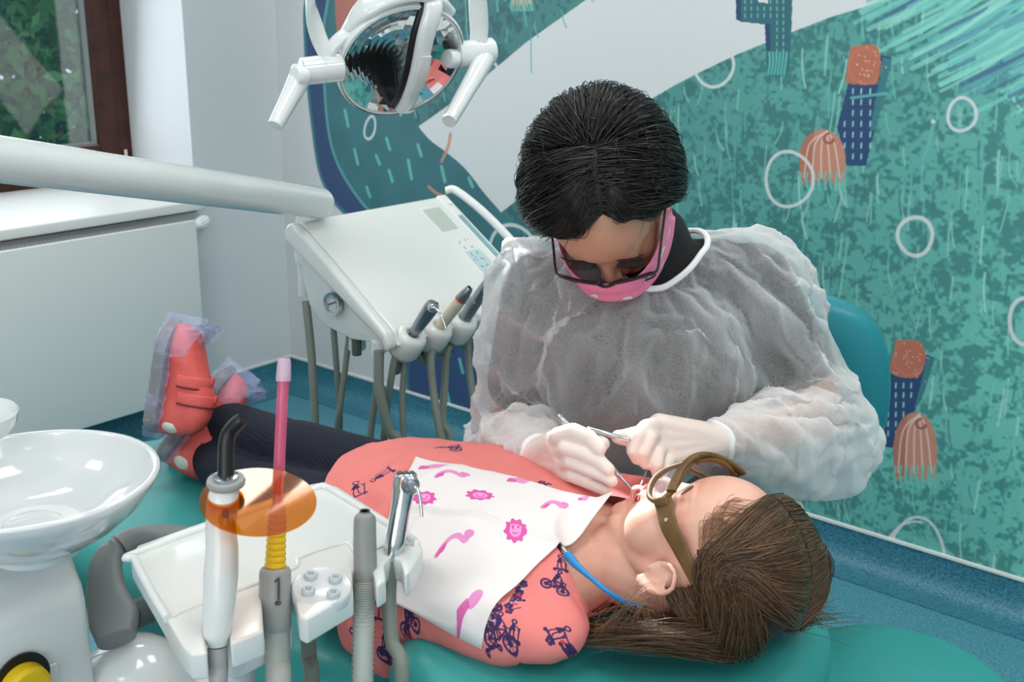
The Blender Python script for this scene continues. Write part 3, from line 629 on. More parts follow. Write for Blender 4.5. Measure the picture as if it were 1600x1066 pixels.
put('rail_slot', MB().prism([cp(.2, .945, .0062), cp(.86, .945, .0062), cp(.86, .975, .0062), cp(.2, .975, .0062)], CN*.001), mat('slot_shade_teal', (120, 160, 166), .5), du, smooth=False)
# holder cups along the front lip
HV = [.115, .285, .455, .63, .80, .955]
cups = []
for k, v in enumerate(HV):
    c = cp(1.03, v, -.022)
    pr = [(.012, -.030), (.022, -.026), (.028, -.014), (.029, .006), (.028, .018), (.024, .024), (.016, .026), (.0095, .024), (.008, .012)]
    put('holder_cup', MB().lathe(pr, c, CN, 28), white_gloss, du, angle=70); cups.append(c)
    put('cup_sleeve', MB().lathe([(.0060, -.048), (.0062, -.030), (.009, -.026)], c, CN, 16), rubber, du)
def hose(name, pts, r, m, parent, n=40): return put(name, MB().tube(pts, r, 12, n=n), m, parent)
def hseq(pp, d0, d1): k = len(pp); return [at(x, y, d0+(d1-d0)*i/(k-1)) for i, (x, y) in enumerate(pp)]
put('hose_socket', MB().lathe([(.010, -.012), (.0135, -.010), (.0135, .008), (.009, .012)], at(592, 540, 1.88), (0, 0, 1), 24), white_gloss2, du)
put('hose_socket', MB().lathe([(.015, -.016), (.016, -.014), (.016, .014)], at(557, 532, 1.95), (0, 0, 1), 24), white_gloss, du)
put('regulator_knob', MB().lathe([(.008, -.022), (.0085, -.020), (.0085, .014)], at(557, 536, 1.93), (0, 0, 1), 8), dgrey_pl, du, angle=20)
bx_ = at(684, 535, 2.12); put('valve_block', MB().box(bx_, (.035, .035, .055)), lgrey_pl, du, bevel=.006)
END = V3((2.0, -1.66, .10))
for pp, r, d0, d1 in [([(478, 470), (487, 560), (492, 660), (488, 720)], .0075, 1.98, 2.0), ([(521, 512), (527, 590), (531, 650), (528, 720)], .0056, 1.98, 2.05), ([(546, 520), (540, 570), (531, 640), (522, 720)], .0056, 1.94, 2.0),
                      ([(592, 548), (593, 610), (607, 670), (625, 740)], .0088, 1.86, 1.9), ([(596, 545), (586, 620), (577, 700), (574, 760)], .0062, 1.93, 1.98)]:
    P = hseq(pp, d0, d1); P += [lerp(P[-1], END, .5)-V3((0, 0, .10)), END+RNG.normal(size=3)*.01]; hose('hose', P, r, hose_mat, du)
# instruments standing in the cups, each with its own hose
def lathe_to(prof, base, ax, seg=24): return MB().lathe(prof, base, ax, seg)
def hp_hose(t, k, pp, d0, d1, r=.0062):
    P = [cups[k]-CN*.035, cups[k]-CN*.045-V3((0, 0, .02))]+hseq(pp, d0, d1); P += [lerp(P[-1], END, .5)-V3((0, 0, .12)), END+RNG.normal(size=3)*.012]; hose('hose', P, r, hose_mat, t)
def tilt(k, dx, dy): return unit(CN+cR*dx+cU*dy)
# 1 three-way syringe
c = cups[0]; a = tilt(0, .05, -.02); t = thing('air_water_syringe', c, 'short steel syringe with bent chrome nozzle in the leftmost console cup', 'syringe', 'handpieces in the console')
put('body', MB().lathe([(.0075, .012), (.0075, .022), (.0095, .030), (.0115, .060), (.0125, .080), (.0125, .092), (.010, .098), (.004, .099)], c, a, 24), steel, t)
top = c+a*.088; nd = unit(-cF*1.0+cR*.3); put('nozzle_nut', MB().lathe([(.0075, .004), (.0085, .010), (.0075, .016), (.005, .019)], top, nd, 16), chrome, t)
put('nozzle', MB().tube([top+nd*.016, top+nd*.026, top+nd*.030+cR*.010-cU*.012, top+nd*.030+cR*.018-cU*.034], .0019, 10, n=16), chrome, t)
put('button', MB().box(top+a*.011, (.008, .014, .003), None), dgrey_pl, t, bevel=.001); hp_hose(t, 0, [(617, 560), (607, 620), (600, 680), (597, 740)], 1.88, 1.95)
# 2 scaler
c = cups[1]; a = tilt(1, .10, -.02); t = thing('scaler_handpiece', c, 'cream scaler handpiece with red ring and grey tip in the console', 'handpiece', 'handpieces in the console')
put('body', MB().lathe([(.008, .010), (.0098, .016), (.0102, .085), (.0098, .092)], c, a, 24), cream, t); put('ring', MB().lathe([(.0102, .0918), (.0108, .093), (.0102, .0955)], c, a, 24), red_pl, t)
put('nose', MB().lathe([(.0102, .0952), (.0095, .105), (.0062, .121), (.005, .123), (.0035, .1225), (.003, .115)], c, a, 24), steel, t)
hp_hose(t, 1, [(640, 540), (629, 610), (631, 690), (634, 750)], 1.90, 1.93, .0055)
# 3 contra-angle
c = cups[2]; a = tilt(2, .02, .0); t = thing('contra_angle_handpiece', c, 'longest grey handpiece with a pinkish tip in the console', 'handpiece', 'handpieces in the console')
put('motor', MB().lathe([(.009, .006), (.0125, .010), (.0125, .018), (.0118, .022), (.0118, .068), (.0105, .070)], c, a, 24), steel, t)
nk = c+a*.069; put('neck', MB().tube([nk, nk+a*.03, nk+a*.075+cR*.003, nk+a*.118+cR*.008+cU*.004], [.0108, .0098, .0072, .0052], 20, n=24), steel, t)
hd = nk+a*.122+cR*.008+cU*.005; put('head', MB().lathe([(.003, -.006), (.0062, -.005), (.0064, .005), (.0048, .007), (.002, .0072)], hd, unit(-cF+cU*.4), 18), steel, t)
put('head_pad', MB().ell(hd-cU*.006-cF*.004+cR*.003, (.0045, .0045, .0055)), mat('pink_pad', (214, 150, 132), .5), t)
hp_hose(t, 2, [(675, 550), (677, 610), (690, 690), (702, 760)], 1.92, 1.90, .0070)
# 4 turbine
c = cups[3]; a = tilt(3, .05, -.04); t = thing('turbine_handpiece', c, 'curved titanium turbine handpiece in the console, second from the sleeve', 'handpiece', 'handpieces in the console')
put('coupling', MB().lathe([(.008, .008), (.0098, .014), (.0098, .026), (.0085, .029)], c, a, 24), steel, t)
b0 = c+a*.027; P = [b0, b0+a*.03, b0+a*.062+cR*.006, b0+a*.092+cR*.018-cU*.002, b0+a*.108+cR*.032-cU*.008]
put('body', MB().tube(P, [.0082, .0080, .0072, .0058, .0048], 18, n=26), steel_d, t)
put('head', MB().lathe([(.004, -.006), (.0066, -.005), (.0066, .005), (.004, .007)], P[-1]+cR*.003, unit(cR*.6+cU*.5-cF*.4), 18), steel_d, t)
hp_hose(t, 3, [(703, 540), (695, 600), (692, 660), (697, 730)], 1.98, 1.95, .0068)
# 5 empty coupling
c = cups[4]; t = thing('hose_coupling', c, 'empty metal hose coupling in the console cup beside the sleeve', 'coupling', 'handpieces in the console')
put('coupling', MB().lathe([(.006, .006), (.0088, .012), (.0088, .040), (.0075, .041), (.0070, .041), (.0065, .030)], c, tilt(4, -.2, .2), 22), steel_d, t)
hp_hose(t, 4, [(735, 520), (733, 570), (743, 650), (753, 745)], 2.04, 2.0, .0068)

# ---- operating lamp
L = at(628, 98, 1.70); mouth = V3((2.604, -1.640, .885)); N = unit(mouth-L)
m1 = unit(np.cross(N, cF)); m1 = m1 if m1@cR > 0 else -m1; m2 = unit(np.cross(m1, N)); m2 = m2 if m2@cU > 0 else -m2
eb = unit(90*m1+172*m2); el = unit(np.cross(eb, N)); el = el if el@cR > 0 else -el
def lp(x, y, h=0): return L+el*x+eb*y+N*h
lamp = thing('operating_lamp', lp(0, .3, -.1), 'white operating lamp with faceted round mirror and two handles', 'lamp')
RD = .097
mb = MB(); nr, na = 9, 30; Vv = []; 
def dish(r, a): return lp(r*math.cos(a), r*math.sin(a)*1.0, -.030+.030*(r/RD)**2)
fc_ = []; rr_ = np.random.default_rng(2)
for i in range(nr):
    for j in range(na):
        if i == 0 and j % 3: continue
        r0, r1 = RD*i/nr, RD*(i+1)/nr; a0 = 2*PI*j/na; a1 = 2*PI*(j+(3 if i == 0 else 1))/na
        q = np.array([dish(max(r0, .0006), a0), dish(r1, a0), dish(r1, a1), dish(max(r0, .0006), a1)])
        mb.add(q, [(0, 1, 2, 3)])
put('reflector', mb, mat('mirror', (225, 228, 230), .02, metal=1), lamp, smooth=False)
put('reflector_rim', MB().ring([lp(RD*math.cos(a), RD*math.sin(a), .0) for a in np.linspace(0, 2*PI, 72, endpoint=False)], .0022, 8), white_gloss2, lamp)
sh = [(RD+.003, .002), (RD+.006, -.004), (RD+.003, -.014), (RD-.01, -.030), (RD*.7, -.046), (RD*.35, -.054), (.002, -.056)]
put('rear_shell', MB().lathe(sh, L, N, 56, cap=False), white_gloss2, lamp, angle=60)
# raised hood behind the upper half, arch to the left joint
put('hood', ribbon([lp(-.085, .045, -.022), lp(-.058, .088, -.022), lp(-.01, .112, -.022), lp(.04, .106, -.020), lp(.075, .07, -.02)], N, [.010, .022, .026, .024, .012], .010), white_gloss2, lamp)
put('joint_arch', ribbon([lp(-.118, .004, -.01), lp(-.108, .030, -.014), lp(-.085, .050, -.018), lp(-.055, .060, -.022)], N, [.012, .013, .012, .010], .007), white_gloss2, lamp)
bar = [lp(.038, .106, -.012), lp(.034, .094, .006), lp(.022, .06, .020), lp(.016, .0, .026), lp(.012, -.05, .020), lp(.010, -.086, .004)]
put('light_bar', ribbon(bar, el, [.0145, .0145, .0138, .0132, .013, .012], .010), white_gloss2, lamp)
put('bar_gasket', ribbon([p-el*.008-N*.007 for p in bar], el, [.010, .012, .0125, .0125, .012, .010], .006), bulb_dark, lamp)
put('light_window', ribbon([lp(.022, .035, .0335), lp(.018, .005, .0365), lp(.015, -.03, .0325)], el, [.009, .011, .009], .003), mat('frosted_cover', (214, 214, 210), .35), lamp)
for s, jx in ((-1, -.126), (1, .122)):
    j = lp(jx, .004, .0)
    put('joint', MB().lathe([(.016, -.032), (.020, -.030), (.0205, -.001), (.0195, 0), (.0195, .002), (.0205, .003), (.0205, .028), (.018, .031)], j, el, 32), white_gloss2, lamp, angle=35)
    h0 = lp(jx-.030, .0, .0) if s < 0 else lp(jx+.022, -.002, .0)
    ex = at(430, 196, 1.60) if s < 0 else at(702, 189, 1.64)
    hm = MB().tube([h0-(ex-h0)*.0+cU*.004, lerp(h0, ex, .25), lerp(h0, ex, .6), lerp(h0, ex, .97), ex], [.017, .0155, .013, .0112, .0098], 24, n=16)
    put('handle', hm, white_gloss2, lamp, angle=60)
    kx = h0-el*.004+N*.008 if s < 0 else h0-el*.062+N*.004
    put('joint_cap', MB().lathe([(.001, .012), (.0125, .011), (.0145, .008), (.0145, -.006)], kx-cF*.008, unit(-el-cF*.6), 28), white_gloss2, lamp)
yp = [lp(-.110, .006, -.004), lp(-.128, .05, -.03), lp(-.135, .11, -.05), lp(-.11, .18, -.07), lp(-.05, .225, -.08), lp(.02, .235, -.08), lp(.08, .20, -.07), lp(.118, .12, -.05), lp(.128, .05, -.02), lp(.126, .012, -.0)]
put('fork', ribbon(yp, [el*-1.0+N*.8]*2+[N]*6+[el+N*.8]*2, [.013, .015, .016, .017, .017, .017, .017, .016, .015, .013], .007, n=60), white_gloss2, lamp)
put('support_arm', MB().tube([lp(-.01, .235, -.08), lp(-.02, .30, -.12), lp(-.3, .55, -.3), (1.3, -2.3, 2.2), (2.0, -2.6, 1.7), (elb[0], elb[1], 1.35), (elb[0], elb[1], 1.2)], .017, 16, n=50), white_gloss2, lamp)
sl = bpy.data.lights.new('lamp_light', 'SPOT'); sl.energy = 95; sl.spot_size = math.radians(11.2); sl.spot_blend = .25; sl.shadow_soft_size = .016; sl.color = (1, .98, .95)
so = bpy.data.objects.new('lamp_light', sl); C.objects.link(so); so.location = L+N*.06; so.rotation_euler = Vector(N).to_track_quat('-Z', 'Y').to_euler()

# ---- assistant tray in the foreground
TZ = .90
tray = thing('assistant_tray', (2.4, -2.1, .0), 'white plastic assistant tray with instrument slots and a round button panel', 'tray')
def tp(x, y, z=TZ): return atz(x, y, z)
out_px = [(203, 868), (214, 852), (480, 757), (505, 752), (528, 760), (652, 838), (661, 858), (640, 893), (632, 897), (626, 876), (612, 868), (600, 880), (603, 905), (588, 915),
          (583, 893), (566, 884), (550, 892), (552, 925), (478, 968), (466, 962), (462, 936), (448, 908), (420, 906), (408, 930), (412, 985), (360, 1006), (358, 985), (352, 962), (338, 948), (322, 956), (318, 985), (324, 1020), (298, 1022), (286, 1010)]
out_w = [tp(*p) for p in out_px]
mb = MB(); P = np.array(out_w); k = len(P); mb.prism(P, (0, 0, -.026)); put('tray_body', mb, white_gloss, tray, bevel=.0045, bseg=4, angle=35)
rim = [tp(x, y) for x, y in [(262, 968), (236, 925), (212, 876), (222, 862), (482, 768), (506, 763), (524, 770), (640, 842), (646, 852)]]
put('rim', MB().tube([p+V3((0, 0, .0005)) for p in rim], .0042, 10, n=60), white_gloss, tray)
step = [tp(x, y) for x, y in [(268, 966), (300, 950), (452, 893), (470, 872), (540, 850), (560, 866), (612, 850), (640, 852)]]
put('step_ridge', MB().tube(step, .0028, 8, n=50), white_gloss, tray)
pc = tp(503, 922); pn = unit((.18, -.10, 1)); 
pnl = put('button_panel', MB().lathe([(.0275, -.006), (.028, .003), (.0265, .005), (.025, .0042), (.001, .0042)], pc, pn, 48), mat('pale_blue_panel', (196, 204, 207), .25, coat=.4), tray, angle=50)
u_ = unit(np.cross(pn, (0, 0, 1))); u1 = unit(cR-pn*(cR@pn)); u2 = np.cross(pn, u1); u2 = u2 if u2@cU > 0 else -u2
for dx, dy in ((-.012, .012), (.011, .010), (-.011, -.009), (.012, -.011)):
    b = put('button', MB().lathe([(.0062, .0), (.0062, .003), (.005, .0045), (.001, .005)], pc+u1*dx+u2*dy+pn*.004, pn, 24), mat('button_blue_grey', (176, 188, 194), .35) if dx == -.012 else bpy.data.materials['button_blue_grey'], pnl)
    q = pc+u1*dx+u2*dy+pn*.0091; s = MB()
    for e in (-.002, 0, .002): s.tube([q+u1*e-u2*.0025, q+u1*e+u2*.002], .0004, 5)
    put('button_symbol', s, keym, pnl, smooth=False)
stem = tp(360, 960, TZ-.03); put('tray_arm', MB().tube([stem, stem-V3((0, 0, .06)), stem+V3((-.02, .0, -.25)), (2.30, -2.15, .35), (2.2, -2.02, .3)], .02, 18, n=24), white_gloss2, tray)
put('arm_bracket', MB().box(stem-V3((0, 0, .02)), (.10, .07, .03)), white_gloss2, tray, bevel=.006)
def bt(x, y, d): return at(x, y, d)
# curing light with orange eye shield
d0 = .955
cl = thing('curing_light', bt(340, 1000, d0), 'white curing light with black tip and orange shield in the left tray slot', 'curing light', 'instruments standing in the tray')
ax_px = [(341, 1075), (340, 1010), (339, 990), (342, 950), (345, 900), (347, 860), (345, 820), (348, 785), (352, 764), (353, 758)]
rr = [.007, .0075, .0115, .0135, .0145, .0138, .0125, .0140, .0115, .009]
put('body', MB().tube([bt(x, y, d0) for x, y in ax_px[1:]], rr[1:], 28, n=44), white_gloss, cl, angle=60)
put('cable', MB().tube([bt(340, 1012, d0), bt(341, 1040, d0), bt(342, 1090, d0+.005), bt(350, 1200, d0+.1), (2.3, -2.1, .4)], [.0085, .0085, .0075, .0070, .007], 16, n=24), lgrey_pl, cl)
put('light_guide', MB().tube([bt(353, 760, d0), bt(353, 720, d0), bt(354, 690, d0), bt(359, 675, d0), bt(372, 660, d0-.003), bt(379, 655, d0-.004)], [.0072, .0070, .0068, .0066, .0062, .0055], 20, n=26), black_pl, cl)
put('collar', MB().lathe([(.0155, -.003), (.0165, 0), (.0155, .003), (.0085, .003), (.0075, 0), (.0085, -.003)], bt(353, 753, d0), (.05, -.05, 1), 36), lgrey_pl, cl)
put('collar_ring', MB().lathe([(.0105, .002), (.0105, .006), (.0078, .0065)], bt(353, 753, d0), (.05, -.05, 1), 30), chrome, cl)
put('switch', MB().ell(bt(352, 803, d0-.0135), (.003, .003, .004)), dgrey_pl, cl)
osh = bpy.data.materials.new('orange_acrylic'); osh.use_nodes = True; nt = osh.node_tree; nt.nodes.clear()
o_ = nt.nodes.new('ShaderNodeOutputMaterial'); mx = nt.nodes.new('ShaderNodeMixShader'); tr = nt.nodes.new('ShaderNodeBsdfTransparent'); gl = nt.nodes.new('ShaderNodeBsdfGlossy'); fr2 = nt.nodes.new('ShaderNodeFresnel'); mx2 = nt.nodes.new('ShaderNodeMixShader'); df = nt.nodes.new('ShaderNodeBsdfTranslucent'); df.inputs[0].default_value = lin((255, 150, 20))+(1,)
tr.inputs[0].default_value = (1, .55, .06, 1); gl.inputs['Roughness'].default_value = .04; fr2.inputs[0].default_value = 1.6
mx2.inputs[0].default_value = .18; nt.links.new(tr.outputs[0], mx2.inputs[1]); nt.links.new(df.outputs[0], mx2.inputs[2])
mx.inputs[0].default_value = .12; nt.links.new(mx2.outputs[0], mx.inputs[1]); nt.links.new(gl.outputs[0], mx.inputs[2]); nt.links.new(mx.outputs[0], o_.inputs[0])
sc_ = bt(404, 784, d0); sn = unit(V3((0, 0, 1))*.95-cF*.18+cR*.13); su = unit(np.cross(sn, cU)); sv = np.cross(sn, su)
Pp = []
for a in np.linspace(0, 2*PI, 64, endpoint=False): Pp.append(sc_+su*.0490*math.cos(a)+sv*.0490*math.sin(a))
put('eye_shield', MB().prism(Pp, sn*.0016), osh, cl, smooth=False)
# suction tube
d1 = 1.02
su_ = thing('saliva_ejector', bt(430, 930, d1), 'grey suction handle marked 1 with yellow nozzle and pink tube in the tray', 'suction tube', 'instruments standing in the tray')
put('handle', MB().tube([bt(432, 984, d1), bt(432, 972, d1), bt(430, 930, d1), bt(430, 895, d1), bt(430, 887, d1)], [.0125, .0135, .0145, .0145, .0125], 28, n=24), lgrey_pl, su_, angle=60)
put('hose', MB().tube([bt(433, 980, d1), bt(434, 1030, d1), bt(435, 1090, d1), bt(430, 1250, d1+.1), (2.3, -2.02, .35)], .0115, 20, n=30), hose2_mat, su_)
yl = MB().lathe([(r, h) for i in range(9) for r, h in ((.0088-.0002*i, i*.0058), (.0098-.0002*i, i*.0058+.0015), (.0098-.0002*i, i*.0058+.0040), (.0088-.0002*i, i*.0058+.0056))]+[(.0072, .053), (.0070, .058), (.004, .058)], bt(430, 888, d1), unit(at(434, 790, d1)-at(430, 888, d1)), 24)
put('nozzle', yl, yellow_pl, su_, angle=30)
numc = bt(433, 920, d1-.0150)
mb = MB(); q = lambda x, y, h=0: numc+cR*x+cU*y-cF*h
mb.prism([q(.0004, -.010), q(.0026, -.010), q(.0026, .010), q(.0008, .010), q(-.0022, .0072), q(-.0022, .0052), q(.0004, .0066)], -cF*.0008); mb.ell(q(.0008, -.0130), (.0030, .0030, .0016))
put('numeral', mb, rubber, su_, smooth=False)
pink = bpy.data.materials.new('clear_pink_tube'); pink.use_nodes = True; pb = pink.node_tree.nodes['Principled BSDF']; pb.inputs['Base Color'].default_value = lin((214, 92, 128))+(1,); pb.inputs['Roughness'].default_value = .2; pb.inputs['Alpha'].default_value = .72
clear = bpy.data.materials.new('clear_tip'); clear.use_nodes = True; pb = clear.node_tree.nodes['Principled BSDF']; pb.inputs['Base Color'].default_value = lin((226, 196, 214))+(1,); pb.inputs['Roughness'].default_value = .15; pb.inputs['Alpha'].default_value = .55
put('pink_tube', MB().tube([bt(434, 795, d1), bt(438, 690, d1), bt(443, 590, d1)], .0052, 18, n=16), pink, su_)
put('tip', MB().tube([bt(442.6, 596, d1), bt(442.8, 590, d1), bt(444, 568, d1), bt(444.2, 560, d1)], [.0066, .0068, .0062, .0054], 18, n=12), clear, su_)
# large suction handle
d2 = 1.07
gh = thing('suction_handle', bt(570, 880, d2), 'plain grey round-topped suction handle in the tray slot right of the buttons', 'suction handle', 'instruments standing in the tray')
put('handle', MB().tube([bt(571, 905, d2), bt(571, 890, d2), bt(570, 850, d2), bt(570, 815, d2), bt(570, 806, d2), bt(570, 801, d2)], [.0108, .0112, .0112, .0108, .0095, .006], 28, n=30), mat('mid_grey_plastic', (132, 136, 135), .42), gh, angle=60)
put('opening', MB().lathe([(.0001, .0), (.0050, .0), (.0052, .0012), (.0042, .0014), (.0040, -.0)], bt(570, 800, d2-.001), (0, 0, 1), 20), dgrey_pl, gh)
put('hose', MB().tube([bt(571, 900, d2), bt(568, 960, d2), bt(566, 1090, d2), bt(560, 1200, d2+.05), (2.35, -1.98, .35)], .0092, 18, n=34), hose2_mat, gh)
rg = MB()
for i in range(30): p = spline([bt(571, 905, d2), bt(568, 960, d2), bt(566, 1080, d2)], 30)[i]; rg.ring([p+.0098*(math.cos(a)*_R+math.sin(a)*np.array([-_R[1], _R[0], 0])) for a in np.linspace(0, 2*PI, 16, endpoint=False)], .0008, 5)
x_ = put('hose_rib', rg, hose2_mat, gh); x_['kind'] = 'stuff'
# chrome three-way syringe at the right
d3 = 1.10
sy = thing('three_way_syringe', bt(618, 865, d3), 'chrome three-way syringe with bent nozzle in the right slot of the tray', 'syringe', 'instruments standing in the tray')
put('body', MB().tube([bt(612, 876, d3), bt(617, 845, d3), bt(626, 795, d3), bt(632, 760, d3), bt(634, 745, d3), bt(634, 740, d3)], [.0085, .0105, .0098, .0118, .0118, .010], 26, n=28), chrome, sy, angle=60)
nb = bt(640, 758, d3-.011); nd2 = unit(-cF+cR*.35); put('nozzle_nut', MB().lathe([(.009, 0), (.0092, .004), (.0065, .007), (.0065, .010), (.004, .013)], nb, nd2, 22), steel, sy)
put('nozzle', MB().tube([nb+nd2*.010, nb+nd2*.016+cR*.004-cU*.003, bt(657, 784, d3-.026), bt(659, 808, d3-.026)], .0018, 10, n=18), chrome, sy)
for e in (-.006, .0, .006): put('button', MB().ell(bt(634, 739, d3)+cR*e, (.0030, .0030, .0022)), dgrey_pl, sy)
put('hose', MB().tube([bt(612, 872, d3), bt(608, 930, d3), bt(612, 1000, d3), bt(626, 1090, d3), (2.5, -2.0, .45), (2.35, -1.98, .35)], .0072, 16, n=34), hose_mat, sy)
hh = put
x_ = MB().tube([bt(480, 975, 1.15), bt(483, 1030, 1.15), bt(485, 1100, 1.15), (2.38, -2.0, .35)], .008, 14, n=16); put('loop_hose', x_, hose_mat, tray)

# ---- round stool at the lower right, backrest of the dentist's stool
s0 = atz(1402, 1082, .52)
stl = thing('round_stool', (s0[0], s0[1], 0), 'teal round stool seat in the lower right corner of the photo', 'stool')
so_ = [(s0[0]+.165*math.cos(a), s0[1]+.165*math.sin(a)) for a in np.linspace(0, 2*PI, 12, endpoint=False)]
put('seat', cushion(so_, .45, .545, .03, .045, crown=.012), teal_vinyl, stl)
put('seat_plate', MB().lathe([(.10, .435), (.12, .44), (.12, .452), (.02, .452)], (s0[0], s0[1], 0), (0, 0, 1), 32), black_pl, stl)
put('gas_column', MB().lathe([(.022, .08), (.022, .30), (.014, .30), (.014, .44)], (s0[0], s0[1], 0), (0, 0, 1), 20), chrome, stl)
def stool_base(x, y, t, z=.075):
    for k in range(5):
        a = k*2*PI/5+.3; e = V3((x+.24*math.cos(a), y+.24*math.sin(a), z-.01))
        put('leg', MB().tube([(x, y, z+.02), e], [.020, .012], 10, n=6), chrome, t)
        put('castor', MB().lathe([(.022, -.011), (.025, -.008), (.025, .008), (.022, .011)], (e[0], e[1], .026), (math.sin(a), -math.cos(a), 0), 16), black_pl, t)
stool_base(s0[0], s0[1], stl)
HIP = V3((2.33, -1.20, .60))
ds = thing('dentist_stool', (HIP[0], HIP[1], 0), 'teal stool with tall rounded backrest behind the dentist', 'stool')
so_ = [(HIP[0]+.19*math.cos(a), HIP[1]+.19*math.sin(a)) for a in np.linspace(0, 2*PI, 12, endpoint=False)]
put('seat', cushion(so_, .42, .50, .03, .04, crown=.006), teal_vinyl2, ds)
put('gas_column', MB().lathe([(.022, .08), (.022, .30), (.014, .30), (.014, .43)], (HIP[0], HIP[1], 0), (0, 0, 1), 20), chrome, ds)
stool_base(HIP[0], HIP[1], ds)
bcn = at(1195, 612, 1.80); nb_ = unit(V3((.60, -.80, 0))); lb = np.cross((0, 0, 1), nb_); 
def back_pt(x, z, h): return bcn+lb*x+V3((0, 0, z))+nb_*h
rings = []
ol = cspline([(-.19, 0), (-.175, .12), (-.10, .165), (0, .17), (.10, .16), (.170, .11), (.195, 0), (.175, -.11), (.10, -.155), (0, -.165), (-.10, -.155), (-.175, -.11)], 64)
for s, h in [(.02, -.035), (.5, -.034), (.85, -.028), (.95, -.015), (1.0, .0), (1.0, .012), (.96, .03), (.88, .040), (.7, .042), (.4, .040), (.02, .038)]:
    rings.append(np.array([back_pt(q[0]*s, q[1]*s, h+.16*(q[0]*s)**2*4*.25) for q in ol]))
put('backrest', MB().loft(rings), teal_vinyl2, ds, angle=60)
put('backrest_stem', MB().tube([back_pt(0, -.10, -.045), back_pt(0, -.25, -.05), (HIP[0]-nb_[0]*.1, HIP[1]-nb_[1]*.1, .41), (HIP[0], HIP[1], .405)], .014, 14, n=20), white_gloss, ds)
p0 = at(1234, 772, 1.66); put('side_stem', MB().tube([back_pt(.10, -.10, -.03), at(1238, 775, 1.74), at(1232, 830, 1.72), (HIP[0]+.1, HIP[1]+.02, .41)], .014, 14, n=20), white_gloss, ds)

# ================================================================== PEOPLE: shared builders
class Fr:                              # local frame: x person's left, y forward, z up
    def __init__(s, left, fwd, T, sc_=1.0):
        f = unit(fwd); l = unit(V3(left)-f*(f@V3(left))); u = np.cross(f, l); s.M = np.stack([l, f, u], 1); s.T = V3(T); s.s = sc_
    def __call__(s, x, y, z): return s.T+s.M@(np.array([x, y, z])*s.s)
    def dir(s, x, y, z): return s.M@np.array([x, y, z], float)
    def loc(s, P): return ((np.asarray(P)-s.T)@s.M)/s.s
def face_prims(mb, F, child=False, mouth_open=0., ey=0., ez=0.):
    def E(c, r): mb.ell(F(*c), np.array(r)*F.s, F.M, 28, 18)
    def Cp(a, b, ra, rb): mb.cap2(F(*a), F(*b), ra*F.s, rb*F.s)
    E((0, -.018, .030), (.076, .096, .090)); E((0, .012, .030), (.070, .078, .078))
    E((0, .026, -.022), (.062, .062, .070)); E((0, .030, -.062), (.052, .054, .046) if not child else (.060, .054, .044))
    E((0, .068, -.098-mouth_open), (.019, .016, .014)); Cp((0, .045, -.085-mouth_open), (0, .066, -.096-mouth_open), .034, .020)
    for s in (1, -1):
        E(((s*.041, .044, -.038) if child else (s*.036, .050, -.036)), (.033, .036, .038) if child else (.024, .026, .028)); E((s*.024, .071, .020), (.024, .014, .010))
        E((s*.0315, .070, .001), (.0150, .0130, .0100)); E((s*.0095, .097, -.034), (.0075, .008, .006))
        Cp((s*.050, -.005, -.045), (s*.026, .055, -.088-mouth_open*.8), .018, .020)
    n = .90 if child else 1.0
    Cp((0, .080, .004), (0, .103*n, -.028), .0062, .0088); E((0, .100*n, -.031), (.010, .010, .0085))
    E((0, .083, -.050), (.022, .010, .012))
    E((0, .088, -.0585), (.021, .0085, .0045)); E((0, .086, -.069-mouth_open), (.018, .0085, .0055)); E((0, .078, -.082-mouth_open), (.018, .010, .009))
    # ears
    for s in (1, -1):
        o = lambda y, z, x=0: (s*(.0735+x), y-.012+ey, z-.012+ez)
        hx = [o(.010, .012, .004), o(.006, .026, .010), o(-.008, .032, .015), o(-.020, .024, .018), o(-.023, .008, .017), o(-.018, -.010, .013), o(-.008, -.022, .009), o(.002, -.027, .005)]
        mb.tube([F(*p) for p in hx], np.array([.0036, .0040, .0042, .0042, .004, .0042, .0058, .0050])*F.s, 10, n=30)
        mb.tube([F(*o(.0, .016, .006)), F(*o(-.011, .014, .010)), F(*o(-.013, .0, .010)), F(*o(-.006, -.012, .008))], .0032*F.s, 8, n=14)
        mb.ell(F(*o(-.005, .003, .001)), np.array([.006, .020, .026])*F.s, F.M); mb.ell(F(*o(.009, -.006, .006)), np.array([.004, .0035, .006])*F.s, F.M)
